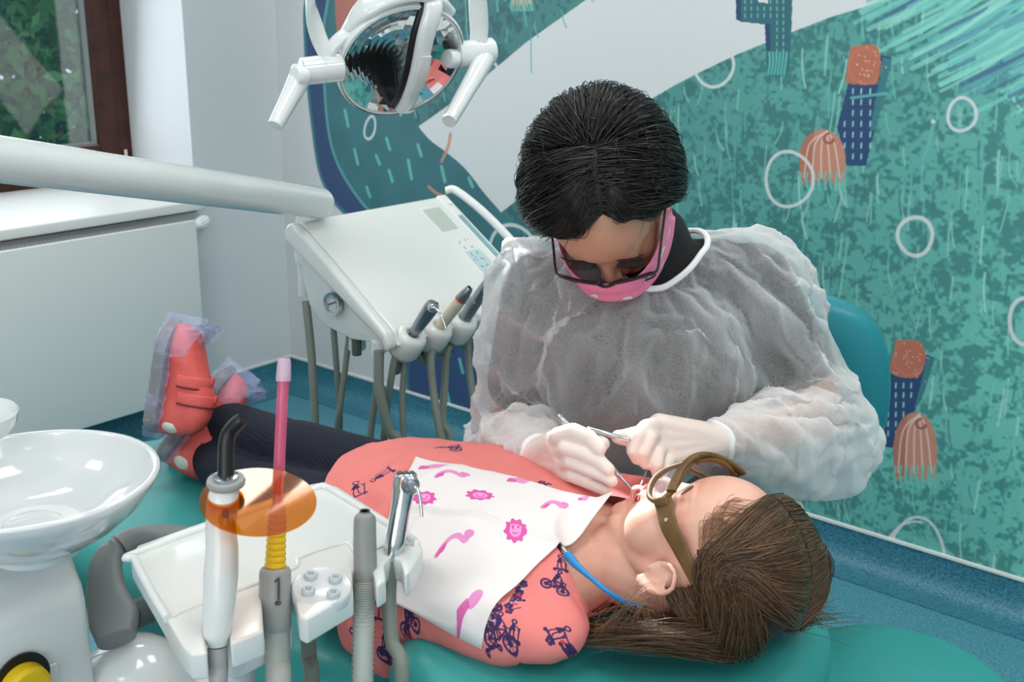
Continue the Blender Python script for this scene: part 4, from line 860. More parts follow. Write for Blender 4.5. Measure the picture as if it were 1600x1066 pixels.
def strands(name, paths, r, m, parent, sides=3, taper=.25):   # paths: (n, k, 3)
    P = np.asarray(paths, float); n, k, _ = P.shape
    T = np.gradient(P, axis=1); T /= np.linalg.norm(T, axis=2)[..., None]+1e-12
    a = RNG.normal(size=(n, 1, 3)); u = a-T*(a*T).sum(2)[..., None]; u /= np.linalg.norm(u, axis=2)[..., None]+1e-12; v = np.cross(T, u)
    rad = (np.broadcast_to(np.asarray(r, float).reshape(-1, 1), (n, k))*np.linspace(1, taper, k)[None])[..., None]
    V = np.stack([P+rad*(math.cos(2*PI*j/sides)*u+math.sin(2*PI*j/sides)*v) for j in range(sides)], 2).reshape(-1, 3)
    base = (np.arange(n)[:, None, None]*k+np.arange(k-1)[None, :, None])*sides; j = np.arange(sides)[None, None]; j2 = (j+1) % sides
    Fq = np.stack([base+j, base+j2, base+sides+j2, base+sides+j], -1).reshape(-1, 4)
    me = bpy.data.meshes.new(name); me.vertices.add(len(V)); me.vertices.foreach_set('co', V.astype(np.float32).ravel())
    me.loops.add(Fq.size); me.loops.foreach_set('vertex_index', Fq.astype(np.int32).ravel()); me.polygons.add(len(Fq))
    me.polygons.foreach_set('loop_start', np.arange(0, Fq.size, 4, dtype=np.int32)); me.polygons.foreach_set('loop_total', np.full(len(Fq), 4, np.int32))
    me.update(calc_edges=True); me.polygons.foreach_set('use_smooth', [True]*len(Fq)); me.materials.append(m)
    o = bpy.data.objects.new(name, me); C.objects.link(o); o.parent = parent
    if parent.type == 'EMPTY': o.matrix_parent_inverse = Matrix.Translation(-Vector(parent.location))
    return o
def hairmat(name, c1, c2, rough=.42):
    m = mat(name, c1, rough, spec=.6); nt = m.node_tree; g = nt.nodes.new('ShaderNodeNewGeometry'); mx = nt.nodes.new('ShaderNodeMix'); mx.data_type = 'RGBA'
    mx.inputs['A'].default_value = lin(c1)+(1,); mx.inputs['B'].default_value = lin(c2)+(1,); nt.links.new(g.outputs['Random Per Island'], mx.inputs['Factor']); nt.links.new(mx.outputs['Result'], nt.nodes['Principled BSDF'].inputs['Base Color']); return m
def join_me(me, mb2): pass
def from_me(name, me, m, parent, smooth=True):
    o = bpy.data.objects.new(name, me); C.objects.link(o); me.polygons.foreach_set('use_smooth', [smooth]*len(me.polygons))
    me.materials.clear()
    if m: me.materials.append(m)
    o.parent = parent
    if parent is not None and parent.type == 'EMPTY': o.matrix_parent_inverse = Matrix.Translation(-Vector(parent.location))
    return o

# ================================================================== THE CHILD ON THE CHAIR
HC = Fr((-.028, -.987, .156), (-.464, .151, .873), (2.700, -1.650, .838), .90)
kid = thing('person', (2.3, -1.70, .70), 'child lying on the teal chair in a coral dress, navy tights and coral shoes', 'person')
mb = MB(); face_prims(mb, HC, True, .010, .008, -.012)
nb0 = V3((2.590, -1.675, .802)); nk1 = HC(0, -.030, -.075)
mb.cap2(nb0, nk1, .044, .041); mb.cap2(nb0+V3((0, 0, -.005)), HC(0, .005, -.07), .036, .034)
mb.ell((2.51, -1.685, .795), (.105, .118, .058)); mb.ell((2.38, -1.695, .795), (.12, .10, .056)); mb.ell((2.26, -1.71, .778), (.09, .105, .058))
SH = [V3((2.575, -1.800, .795)), V3((2.565, -1.565, .80))]
EL = [V3((2.43, -1.850, .775)), V3((2.42, -1.545, .785))]; WR = [V3((2.36, -1.755, .82)), V3((2.35, -1.63, .82))]
for i in (0, 1):
    mb.cap2(SH[i], EL[i], .034, .027); mb.cap2(EL[i], WR[i], .026, .019); mb.ell(WR[i]+V3((-.03, .0, .004)), (.035, .022, .012))
    mb.cap2((2.57, -1.685, .785), SH[i]-V3((0, 0, .012)), .042, .032)
ankR, ankL = atz(288, 630, .795), atz(296, 690, .745); knR, knL = atz(465, 702, .805), atz(405, 768, .755)
hpR, hpL = V3((2.24, -1.66, .782)), V3((2.24, -1.765, .772))
def legs(mb, g):
    for h, k, a in ((hpR, knR, ankR), (hpL, knL, ankL)):
        mb.cap2(h, k, .058+g, .043+g); cf_ = lerp(k, a, .33)-V3((0, 0, .006)); mb.cap2(k, cf_, .040+g, .040+g); mb.cap2(cf_, a, .040+g, .0255+g)
        mb.cap2(a, a+V3((-.03, -.0, -.03)), .026+g, .024+g)
legs(mb, -.004)
body_me = blob(mb, .0032, 7, .5, 'body'); from_me('body', body_me, skin_c, kid)
# lips, teeth, mouth cavity, closed eyes, brows
def lip_path(z, y, w, k): return [HC(x, y-abs(x/w)**2*.014, z-k*(x/w)**2) for x in np.linspace(-w, w, 9)]
put('lips', MB().tube(lip_path(-.0575, .0965, .021, -.000+.0055), [.0010, .0022, .0026, .0022, .0010], 10, n=20).tube(lip_path(-.0775, .0945, .020, -.0065), [.0010, .0026, .0030, .0026, .0010], 10, n=20), lip_m, kid)
put('mouth', MB().ell(HC(0, .0820, -.0680), np.array([.0165, .0080, .0080])*.9, HC.M), mat('mouth_inside', (120, 36, 40), .4), kid)
tt = MB()
for i in range(6): x = (i-2.5)*.0052; tt.ell(HC(x, .0915-abs(x)*.22, -.0625), np.array([.0026, .002, .0036])*.9, HC.M, 10, 8)
put('teeth', tt, mat('tooth_white', (226, 220, 206), .25), kid)
for s in (1, -1):
    e = MB(); P = [HC(s*(.0315+x), .0835-((x/.02)**2)*.006, -.003-.003*(1-(x/.014)**2)) for x in np.linspace(-.013, .013, 9)]; e.tube(P, .0009, 6); put('eyelashes', e, bulb_dark, kid)
    e = MB(); P = [HC(s*(.030+x), .0825-((x/.03)**2)*.012, .021+.004*(1-(x/.018)**2)) for x in np.linspace(-.018, .018, 9)]; e.tube(P, [.001, .0024, .001], 6, n=14); put('eyebrow', e, mat('brow_brown', (110, 78, 56), .8) if s == 1 else bpy.data.materials['brow_brown'], kid)
put('mole', MB().ell(HC(.064, .035, -.045), (.0013, .0013, .0013)), bulb_dark, kid)
# tights
mb = MB(); legs(mb, .0)
mb.ell((2.25, -1.712, .778), (.07, .108, .060)); tm = blob(mb, .0045, 6, .5, 'tights')
v = getv(tm); n_ = getn(tm)
nt = navy_knit.node_tree; b_ = nt.nodes['Principled BSDF']; tc = nt.nodes.new('ShaderNodeTexCoord'); mp = nt.nodes.new('ShaderNodeMapping'); mp.inputs['Rotation'].default_value = (0, 0, .15)
wv = nt.nodes.new('ShaderNodeTexWave'); wv.bands_direction = 'Y'; wv.inputs['Scale'].default_value = 95; wv.inputs['Distortion'].default_value = .8; wv.inputs['Detail'].default_value = 1
bp = nt.nodes.new('ShaderNodeBump'); bp.inputs['Strength'].default_value = .45; bp.inputs['Distance'].default_value = .0008
mx = nt.nodes.new('ShaderNodeMix'); mx.data_type = 'RGBA'; mx.inputs['A'].default_value = lin((15, 19, 34))+(1,); mx.inputs['B'].default_value = lin((24, 29, 46))+(1,)
nt.links.new(tc.outputs['Object'], mp.inputs[0]); nt.links.new(mp.outputs[0], wv.inputs[0]); nt.links.new(wv.outputs['Fac'], bp.inputs['Height']); nt.links.new(bp.outputs[0], b_.inputs['Normal'])
nt.links.new(wv.outputs['Fac'], mx.inputs['Factor']); nt.links.new(mx.outputs['Result'], b_.inputs['Base Color'])
from_me('tights', tm, navy_knit, kid)
# shoes
film = bpy.data.materials.new('clear_plastic_film'); film.use_nodes = True; nt = film.node_tree; pb = nt.nodes['Principled BSDF']
pb.inputs['Base Color'].default_value = lin((186, 196, 240))+(1,); pb.inputs['Roughness'].default_value = .12; pb.inputs['Specular IOR Level'].default_value = .9; pb.inputs['Alpha'].default_value = .24
n1 = nt.nodes.new('ShaderNodeTexNoise'); n1.inputs['Scale'].default_value = 95; n1.inputs['Detail'].default_value = 4; tc = nt.nodes.new('ShaderNodeTexCoord'); nt.links.new(tc.outputs['Object'], n1.inputs['Vector'])
bp = nt.nodes.new('ShaderNodeBump'); bp.inputs['Strength'].default_value = 1; bp.inputs['Distance'].default_value = .006; nt.links.new(n1.outputs['Fac'], bp.inputs['Height']); nt.links.new(bp.outputs[0], pb.inputs['Normal'])
def shoe(H, td, sn, Ln, label):
    # H: heel bottom centre; td: heel-to-toe; sn: outward sole normal
    td = unit(td); up = -unit(V3(sn)-td*(V3(sn)@td)); lat = np.cross(td, up); k = Ln/.165
    def q(x, y, z): return H+td*x*k+lat*y*k+up*z*k
    t = thing('shoe', H, label, 'shoe', 'the child\'s shoes')
    X = [-.004, .0, .012, .03, .05, .07, .09, .11, .13, .148, .160, .166]; Wd = [.010, .018, .025, .0265, .026, .027, .030, .0325, .032, .027, .017, .006]
    Ht = [.036, .056, .070, .078, .080, .076, .066, .056, .048, .041, .034, .020]
    xs = np.linspace(-.004, .166, 34); W2 = np.interp(xs, X, Wd); H2 = np.interp(xs, X, Ht); rings = []
    for x, w_, h in zip(xs, W2, H2):
        r_ = []
        for a in np.linspace(0, 2*PI, 32, endpoint=False):
            c, s = math.cos(a), math.sin(a); r_.append(q(x, w_*np.sign(c)*abs(c)**.8, .006+(h*.5)*(1+np.sign(s)*abs(s)**.75)))
        rings.append(np.array(r_))
    put('upper', MB().loft(rings), coral_leather, t, angle=70)
    o2 = [(x, w_+.0035) for x, w_ in zip(X[1:], Wd[1:])]; ol_ = [(-.007, 0)]+o2+[(.172, 0)]+[(x, -w_) for x, w_ in o2[::-1]]; ol_ = cspline(ol_, 60)
    put('sole', MB().loft([np.array([q(x*s_+ (1-s_)*.08, y*s_, z) for x, y in ol_]) for s_, z in ((.95, -.008), (1, -.005), (1, .007), (.97, .010))]), sole_grey, t, angle=50)
    for sx, sz, hw in ((.062, .0, .0085), (.088, .0, .0085)):
        hh = np.interp(sx, X, Ht); ww = np.interp(sx, X, Wd)
        P = [q(sx-.004, (ww+.0016)*math.cos(a), .008+(hh*.5)*(1+math.sin(a))+.0015) for a in np.linspace(-.25, PI+.25, 20)]
        st_ = put('strap', ribbon(P, td, [hw, hw, hw], .0016, 30), coral_leather, t)
        put('strap_edge', MB().tube([p-td*hw*k*1.02+up*.0006 for p in P], .0016, 6), plum, st_); put('buckle', MB().box(q(sx+.001, .0, .011+hh), (.010, .010, .003), np.stack([td, lat, up], 1)), coral_leather, st_, bevel=.001)
    put('heel_patch', MB().ell(q(.012, 0, .034), np.array([.0155, .0268, .024])*k, np.stack([td, lat, up], 1)), white_leather, t)
    # crinkled transparent cover over sole, sides and toe
    rings = []
    for i, x in enumerate(np.linspace(-.014, .180, 60)):
        w_ = np.interp(x, X, Wd)*1.06+.003; h = np.interp(x, X, Ht); top = .030 if x < .11 else .030+(x-.11)/.06*.022
        if x > .166: top = .042
        r_ = []
        for a in np.linspace(-.15-(.5 if x > .12 else 0), PI+.15+(.5 if x > .12 else 0), 44):
            c, s = math.cos(a), math.sin(a); r_.append(q(x, w_*np.sign(c)*abs(c)**.6, .006-(.020)*max(s, -.0)**.7 if s > 0 else .006+top*(-s)**.5*1.3))
        rings.append(np.array(r_))
    cm = MB().loft(rings, close=False); me_ = cm.me('shoe_cover'); v = getv(me_); v += (noise3(v, 160)[:, None]*np.array(up)*.0035+noise3(v+3, 120)[:, None]*lat*.004+noise3(v+9, 90)[:, None]*td*.003); setv(me_, v)
    co = link('shoe_cover', me_, film, None); co.parent = t; co.matrix_parent_inverse = Matrix.Translation(-Vector(t.location))
    fm = MB()
    tip = [q(.150+.02*math.sin(j*.7), y, .040+.016*abs(math.sin(j*1.3))) for j, y in enumerate(np.linspace(-.03, .03, 16))]; tip2 = [q(.168+.006*math.sin(j*1.9), y*1.05, .050+.020*abs(math.cos(j*1.7))) for j, y in enumerate(np.linspace(-.03, .03, 16))]
    fm.loft([np.array([q(.160, y, .030) for y in np.linspace(-.03, .03, 16)]), np.array(tip2), np.array(tip)], close=False)
    fo = put('cover_edge', fm, film, t, angle=180); return t
sa = ankR+V3((-.020, -.012, -.046)); shoe(at(241, 668, 1.645), cU*.97+cR*.20-cF*.05, -cR*.96+cF*.12-cU*-.20, .158, 'coral shoe with two straps standing toes-up in front, in a clear plastic cover')
shoe(at(252, 712, 1.70), cU*.80+cR*.58+cF*.25, -cR*.75+cU*.55-cF*.05, .165, 'coral shoe crossed behind, its toe pointing to the right in a bluish cover')
# dress
stn = [(2.630, -1.680, .060, .826, .770), (2.612, -1.682, .105, .842, .755), (2.575, -1.686, .152, .855, .748), (2.50, -1.692, .176, .868, .744), (2.40, -1.698, .178, .872, .728), (2.32, -1.705, .178, .866, .712), (2.25, -1.715, .178, .856, .706), (2.20, -1.72, .186, .846, .704)]
S_ = spline(stn, 40); rings = []
for x, yc, hw, zt, zb in S_:
    r_ = []
    for a in np.linspace(0, 2*PI, 90, endpoint=False):
        c, s = math.cos(a), math.sin(a); y = hw*c; zz_ = (zt+zb)/2+(zt-zb)/2*s
        near = max(0, -y/hw); xs = x+(2.5-x)*.42*near**1.5 if x < 2.5 else x
        if s < 0 and near > .3 and x < 2.44: zz_ -= .03*(near-.3)*min(1, (2.44-x)/.1)
        r_.append((xs, yc+y, zz_))
    rings.append(np.array(r_))
mb = MB().loft(rings)
mb.ell((2.590, -1.812, .782), (.058, .054, .036)); mb.ell((2.565, -1.555, .805), (.060, .050, .046)); mb.cap2((2.57, -1.842, .782), (2.46, -1.862, .772), .040, .036); mb.cap2((2.55, -1.54, .80), (2.46, -1.535, .79), .046, .04)
mb.ell((2.395, -1.865, .715), (.05, .03, .045)); mb.ell((2.36, -1.70, .842), (.10, .10, .030))
dm = blob(mb, .005, 8, .5, 'dress'); v = getv(dm); n_ = getn(dm)
fold = (1-abs(noise3(v*np.array([1, 1, .5]), 17)))**3*.5+.5*(1-abs(noise3(v*np.array([1.6, .7, .7])+5, 26)))**3
amp = .010*np.clip((2.58-v[:, 0])/.2, .25, 1)*np.clip((-v[:, 1]-1.62)/.2+.3, .3, 1.1); v = v+n_*(fold*amp)[:, None]; setv(dm, v)
b = bmesh.new(); b.from_mesh(dm)
ncen = V3((2.632, -1.680, .838)); ndir = unit(nk1-nb0+V3((0, 0, .04)))
kill = [x for x in b.verts if (V3(x.co)-ncen)@unit((1, 0, .9)) > -.045 and np.linalg.norm(V3(x.co)-ncen) < .094 and x.co.x > 2.54]
bmesh.ops.delete(b, geom=kill, context='VERTS')
kill = [x for x in b.verts if x.co.x < 2.205+.42*.3*max(0, (-1.72-x.co.y)/.186)**1.5]; bmesh.ops.delete(b, geom=kill, context='VERTS')
b.verts.ensure_lookup_table()
for _ in range(12):                    # even out the cut edges of hem and neckline
    nw = {}
    for x in b.verts:
        if x.is_boundary:
            nb_v = [e.other_vert(x).co for e in x.link_edges if e.is_boundary]
            if len(nb_v) == 2: nw[x] = (nb_v[0]+nb_v[1]+2*x.co)/4
    for x, c_ in nw.items(): x.co = c_
b.to_mesh(dm); b.free(); v = getv(dm)
# dress print
DU = lambda P: np.stack([(P[:, 0]-2.15)/.57, (P[:, 1]*.80+P[:, 2]*.60+1.12)/.42], 1)
dc = Canvas(1710, 1260, 0, 0, .57, .42, (226, 128, 124)); NV = (58, 44, 86)
from mathutils.bvhtree import BVHTree
_bd = BVHTree.FromPolygons([tuple(x) for x in v], [tuple(p.vertices) for p in dm.polygons])
def D(px, py, z=.82):
    h_ = _bd.ray_cast(Vector(CAM), Vector(unit(ray(px, py)))); q = atz(px, py, z)[None] if h_[0] is None else np.array([h_[0]]); u = DU(q)[0]; return np.array([u[0]*.57, u[1]*.42])
def S(pts, w_=.0012, col=NV, al=.9): dc.stroke(pts, w_, col, al)
def ringp(c, r, n=24): return [(c[0]+r*math.cos(a), c[1]+r*math.sin(a)) for a in np.linspace(0, 2*PI, n)]
def bike(c, s, an):
    R2 = np.array([[math.cos(an), -math.sin(an)], [math.sin(an), math.cos(an)]]); q = lambda x, y: tuple(c+R2@np.array([x, y])*s)
    for wx_ in (-1, 1):
        w0 = np.array(q(wx_*.9, 0)); S(ringp(w0, s*.55), .0020); S(ringp(w0, s*.12), .002)
        for k in range(8): S([w0, w0+s*.55*np.array([math.cos(k*PI/4), math.sin(k*PI/4)])], .0006)
    for a_, b_2 in (((-.9, 0), (-.3, .8)), ((-.3, .8), (.6, .85)), ((.9, 0), (.55, 1.0)), ((0, 0), (-.3, .8)), ((0, 0), (.6, .8)), ((-.9, 0), (0, 0)), ((.55, 1.0), (.35, 1.15))): S([q(*a_), q(*b_2)], .0018)
    dc.poly([q(-.45, .85), q(-.1, .9), q(.15, 1.4), (q(.05, 1.9)), q(-.25, 1.9), q(-.4, 1.4)], NV); S([q(.05, 1.7), q(.35, 1.4), q(.55, 1.1)], .0014); S(ringp(np.array(q(-.08, 2.15)), s*.2), .0016)
    S([q(-.2, .9), q(.15, .4), q(.0, .0)], .0018); S([q(.45, .7), q(.9, .7), q(.85, 1.1), q(.5, 1.1)], .0012)
def flowers(c, dirv, n, sp):
    r = np.random.default_rng(int(abs(c[0])*9999) % 1000)
    for i in range(n):
        p = np.array(c)+np.array(dirv)*i*sp+r.normal(0, .0022, 2)
        for k in range(5): a = k*1.256+i; q = p+.0026*np.array([math.cos(a), math.sin(a)]); dc.poly(ringp(q, .0019, 9), [NV, (200, 60, 74), (170, 160, 190), NV][int(r.integers(4))] if i % 2 else NV, .9)
        if r.random() < .5: S([p, p+r.normal(0, .008, 2)], .0012); dc.poly(ringp(p+r.normal(0, .006, 2), .0018, 8), NV)
def girl(c, s, an):
    R2 = np.array([[math.cos(an), -math.sin(an)], [math.sin(an), math.cos(an)]]); q = lambda x, y: tuple(c+R2@np.array([x, y])*s)
    dc.poly([q(-.35, 0), q(.4, .05), q(.15, .8), q(-.1, .8)], NV); S(ringp(np.array(q(.03, 1.1)), s*.24), .0016); S([q(-.1, 0), q(-.2, -.6), q(-.1, -.8)], .0014); S([q(.2, 0), q(.25, -.6), q(.4, -.75)], .0014)
    S([q(.1, .7), q(.6, .5), q(.75, .1)], .0013); S([q(.8, .5), q(.75, -.9)], .0014); S([q(-.4, -.95), q(.85, -.95)], .0024); S(ringp(np.array(q(-.45, -1.05)), s*.13), .0018); S(ringp(np.array(q(.85, -1.05)), s*.13), .0018)
bike(D(866, 918), .0085, .15); girl(D(800, 985), .008, .2); flowers(D(778, 950), (.2, -1), 5, .005); girl(D(930, 900), .007, 1.1); flowers(D(816, 915), (.25, -1), 8, .0048); flowers(D(905, 915), (1, .1), 7, .005); flowers(D(868, 1000), (1, .2), 4, .005)
girl(D(870, 985), .009, -.6); girl(D(555, 765, .845), .015, .9); girl(D(598, 742, .845), .012, 2.9); girl(D(925, 955), .008, .5); girl(D(590, 945), .011, .2); bike(D(640, 980, .78), .010, .5)
flowers(D(640, 950, .79), (.1, -1), 7, .005); girl(D(600, 1000, .74), .010, .3); flowers(D(912, 850, .86), (1, -.6), 4, .005); bike(D(700, 955, .80), .011, .2); girl(D(760, 990, .78), .012, .6); flowers(D(700, 905, .82), (.3, -1), 9, .005); girl(D(560, 1000, .74), .011, 1.2); bike(D(615, 1030, .72), .009, .4)
for (x, y) in [(780, 1000), (700, 700), (760, 860)]: bike(D(x, y), .011, .3)
dress_im = dc.image('dress_print'); dmat = printmat('coral_printed_cotton', dress_im, .85, bump=(700, .2, .0006)); dmat.node_tree.nodes['Principled BSDF'].inputs['Specular IOR Level'].default_value = .2
setuv(dm, DU(v)); dress = from_me('dress', dm, dmat, kid)
# neckline binding
# hair
CAPR = np.array([.084, .104, .098]); CC = np.array([0, -.018, .030])
hm_c = hairmat('brown_hair', (50, 33, 20), (108, 76, 46), .38); hb_c = mat('brown_hair_base', (58, 40, 28), .6)
def on_skull(d, rad=CAPR, cc=CC): d = unit(d); return cc+d/np.linalg.norm(d/rad)
mb = MB(); mb.ell((0, 0, 0), (1, 1, 1), None, 64, 48); cme = mb.me('cap'); vv = getv(cme); dd = vv/np.linalg.norm(vv, axis=1)[:, None]
b = bmesh.new(); b.from_mesh(cme)
def hairline(d): return d[1] < .50-.28*max(0, .5-d[2])-.9*max(0, -.05-d[2]) and not (d[2] < .12 and d[1] > -.12 and abs(d[0]) > .5) and not (d[2] < -.55)
kill = [x for x in b.verts if not hairline(unit(x.co))]; bmesh.ops.delete(b, geom=kill, context='VERTS')
for x in b.verts: d = unit(x.co); x.co = Vector(HC(*on_skull(d, np.array([.0785, .0985, .0925]))))
bmesh.ops.solidify(b, geom=b.faces[:], thickness=.003); b.to_mesh(cme); b.free()
hroot = link('hair', cme, hb_c, kid)
def slerp(a, b, t): a = unit(a); b = unit(b); w_ = math.acos(np.clip(a@b, -1, 1)); return (math.sin((1-t)*w_)*a+math.sin(t*w_)*b)/(math.sin(w_)+1e-9)
def child_hair(n, seed):
    r = np.random.default_rng(seed); out = []
    for i in range(n):
        s = 1 if r.random() < .68 else -1; t = r.random()**.9
        root = slerp(np.array([0, .66, .72]), np.array([0, -.80, .60]), t)+np.array([s*.05*r.random(), 0, 0])
        clump = r.normal(); side = np.array([s*1.0, .12-.25*t+.07*r.normal(), .30+.45*t+.08*r.normal()])
        back = np.array([s*.70, -.85+.15*r.normal(), .02+.40*t+.12*r.normal()]); lift = .006+.012*r.random()+.010*t
        K1 = [root, slerp(root, side, .35), slerp(root, side, .7), side, slerp(side, back, .5), back]
        P = [HC(*on_skull(k, CAPR+lift*(0.25+.75*min(1, j/2)))) for j, k in enumerate(K1)]
        if s > 0:
            e = atz(925+255*t+22*r.normal(), 992+9*r.normal()-10*t, .757+.016*r.random()); m_ = lerp(P[-1], e, .5); m_[2] = min(P[-1][2], .792)+.006*r.random(); m_ = m_+V3((0, -.02, 0))*r.random(); P += [m_, e]
        else:
            e = V3((2.78+.03*r.normal()-.16*(1-t), -1.575+.02*r.normal(), .765+.01*r.random())); P += [lerp(P[-1], e, .5), e]
        out.append(spline(P, 18)+.0012*np.cumsum(r.normal(size=(18, 3)), 0)*.35)
    return np.array(out)
ch_ = child_hair(8500, 4)
r = np.random.default_rng(31); ex = []
for i in range(2200):                 # hair below and behind the near ear, hanging to the cushion
    t = r.random(); k0 = unit([.80, -.04-.75*r.random(), .30-.85*r.random()]); k1 = unit([.62, -.62-.3*t, .05-.4*r.random()]); e = atz(930+210*t+18*r.normal(), 985+10*r.normal(), .760+.02*r.random())
    p0 = HC(*on_skull(k0, CAPR+.004)); p1 = HC(*on_skull(k1, CAPR+.012+.01*r.random())); m_ = lerp(p1, e, .55); m_[2] = max(m_[2], .772)+.010*r.random()
    ex.append(spline([p0, p1, m_, e], 18)+.0004*np.cumsum(r.normal(size=(18, 3)), 0))
ch_ = np.concatenate([ch_, np.array(ex)])
ho = strands('hair_strands', ch_, .0005+.0006*RNG.random(len(ch_)), hm_c, hroot)
ho['kind'] = 'stuff'
# fine loose strands on forehead and dark curl at the crown
r = np.random.default_rng(9); fl = []
for i in range(70):
    a = r.random(); s = 1 if r.random() < .7 else -1; rt = unit([s*(.05+.6*a), .62-.2*a, .70-.3*a]); g_1 = .1*r.normal(); q1 = unit([s*(.30+.5*a), .72-.15*a+g_1, .50-.3*a]); q2 = unit([s*(.60+.4*a), .50+.1*r.normal(), .40-.25*a])
    fl.append(spline([HC(*on_skull(k, np.array([.0775, .0975, .0915])+e)) for k, e in ((rt, .001), (q1, .004+.003*r.random()), (q2, .003), (unit([s*1., .15, .25-.1*a]), .008))], 18))
for i in range(26):
    e0 = at(935+r.normal()*25, 1000, 1.19); c0 = HC(.075, -.075, -.045); fl.append(spline([c0+r.normal(size=3)*.006, at(1005+r.normal()*14, 940+r.normal()*16, 1.19+.01*r.normal()), at(960+r.normal()*20, 970+r.normal()*14, 1.185), e0+cU*r.normal()*.01-V3((0, 0, 0))], 18))
o_ = strands('loose_strands', np.array(fl), .00032, hairmat('light_brown_hair', (120, 84, 54), (160, 120, 84), .4), hroot); o_['kind'] = 'stuff'
cc0 = at(1262, 888, 1.215); cu = []
for i in range(420):
    ph = r.random()*2*PI; R3 = .012+.009*r.random(); ax_ = unit(cF*.6+cR*.4); u = unit(np.cross(ax_, cU)); v_ = np.cross(ax_, u); L3 = r.normal()*.006
    cu.append(np.array([cc0+ax_*L3+u*R3*math.cos(ph+t)*1.15+v_*R3*math.sin(ph+t)*1.3 for t in np.linspace(0, 3.0, 18)]))
o_ = strands('hair_curl', np.array(cu), .0009, hairmat('dark_brown_hair', (34, 24, 18), (64, 46, 34), .35), hroot); o_['kind'] = 'stuff'
# brown protective goggles (crooked on the nose)
gog = thing('safety_goggles', HC(0, .1, 0), 'brown plastic goggles with wide arms worn crooked by the child', 'goggles')
def gp(x, y, z): return HC(x, y+.004, z+.018*(-x+.03)/.06*.5+.004)
lens_m = bpy.data.materials.new('goggle_lens'); lens_m.use_nodes = True; pb = lens_m.node_tree.nodes['Principled BSDF']; pb.inputs['Base Color'].default_value = lin((120, 120, 130))+(1,); pb.inputs['Alpha'].default_value = .35; pb.inputs['Roughness'].default_value = .06
for s in (1, -1):
    ol2 = [(s*.010, .012), (s*.030, .019), (s*.056, .016), (s*.066, .002), (s*.058, -.016), (s*.036, -.022), (s*.016, -.016), (s*.008, -.002)]
    cs = cspline(ol2, 44); P = [gp(x, .1085-8.0*x*x, z*1.12) for x, z in cs]
    rm = put('lens_rim', MB().ring(P, .0034, 10), brown_frame, gog); put('lens', MB().prism([p for p in P[::2]], HC.dir(0, -.0012, 0)), lens_m, rm, smooth=False)
put('bridge', MB().tube([gp(.012, .106, .006), gp(0, .109, .010), gp(-.012, .106, .006)], .0036, 10, n=10), brown_frame, gog)
put('brow_bar', ribbon([gp(x, .114-7.5*x*x, .021) for x in np.linspace(-.070, .066, 9)], HC.dir(0, -.3, 1), [.006, .0045, .004, .0045, .006], .0028, 30), brown_frame, gog)
for s, zz_ in ((1, .032), (-1, .052)):
    a0 = gp(s*.066, .072, .006); P = [a0, HC(s*.0785, .048, .012), HC(s*.0815, .02, .020), HC(s*.084, -.025, zz_)]
    put('arm', ribbon(P, HC.dir(0, .15, 1), [.0115, .0115, .0095, .0070], .0022, 26), brown_frame, gog)
    put('hinge_block', MB().box(a0, (.012, .010, .018), HC.M), brown_frame, gog, bevel=.002); put('vent_hole', MB().lathe([(.0018, -.0034), (.0018, .0034)], HC(s*.0775, .055, .011), HC.dir(1, 0, 0), 12), mat('daylight_gap', (190, 186, 176), .5) if s == 1 else bpy.data.materials['daylight_gap'], gog)

# paper bib with pink prints
dg = bpy.context.evaluated_depsgraph_get()
from mathutils.bvhtree import BVHTree
bvh = BVHTree.FromPolygons([tuple(x) for x in getv(dm)], [tuple(p.vertices) for p in dm.polygons]); bvb = BVHTree.FromPolygons([tuple(x) for x in getv(body_me)], [tuple(p.vertices) for p in body_me.polygons])
qpx = [(578, 925), (752, 1019), (956, 784), (650, 736)]; qz = [.800, .775, .872, .862]
qc = [atz(x, y, z) for (x, y), z in zip(qpx, qz)]
Gn, Gm = 120, 90; grid = np.zeros((Gn, Gm, 3))
for i in range(Gn):
    s = i/(Gn-1)
    for j in range(Gm):
        t = j/(Gm-1); p = (1-s)*(1-t)*qc[0]+s*(1-t)*qc[1]+s*t*qc[2]+(1-s)*t*qc[3]; z0 = p[2]; zz_ = z0
        for bv in (bvh, bvb):
            h = bv.ray_cast(Vector((p[0], p[1], 1.2)), Vector((0, 0, -1)), .6)
            if h[0] is not None and h[0][2] < .93: zz_ = max(zz_, h[0][2]+.004)
        grid[i, j] = (p[0], p[1], zz_)
zmin = grid[..., 2].copy()
for it in range(40):
    z = grid[..., 2].copy(); z[1:-1, 1:-1] = (z[2:, 1:-1]+z[:-2, 1:-1]+z[1:-1, 2:]+z[1:-1, :-2])/4; z[0, 1:-1] = (z[0, 2:]+z[0, :-2])/2; z[-1, 1:-1] = (z[-1, 2:]+z[-1, :-2])/2; z[1:-1, 0] = (z[2:, 0]+z[:-2, 0])/2; z[1:-1, -1] = (z[2:, -1]+z[:-2, -1])/2
    grid[..., 2] = np.maximum(z, zmin)
s_ = np.linspace(0, 1, Gn)[:, None]; t_ = np.linspace(0, 1, Gm)[None]
grid[..., 2] += .004*np.exp(-((t_-.46-.12*s_)/.018)**2)+.0025*(1+noise3(grid.reshape(-1, 3), 22).reshape(Gn, Gm))
edge = np.clip((s_-.93)/.07, 0, 1)*np.clip((t_-.75)/.25, 0, 1); grid[..., 2] += .010*edge
mb = MB(); mb.v = [grid.reshape(-1, 3)]; mb.f = [(i*Gm+j, (i+1)*Gm+j, (i+1)*Gm+j+1, i*Gm+j+1) for i in range(Gn-1) for j in range(Gm-1)]
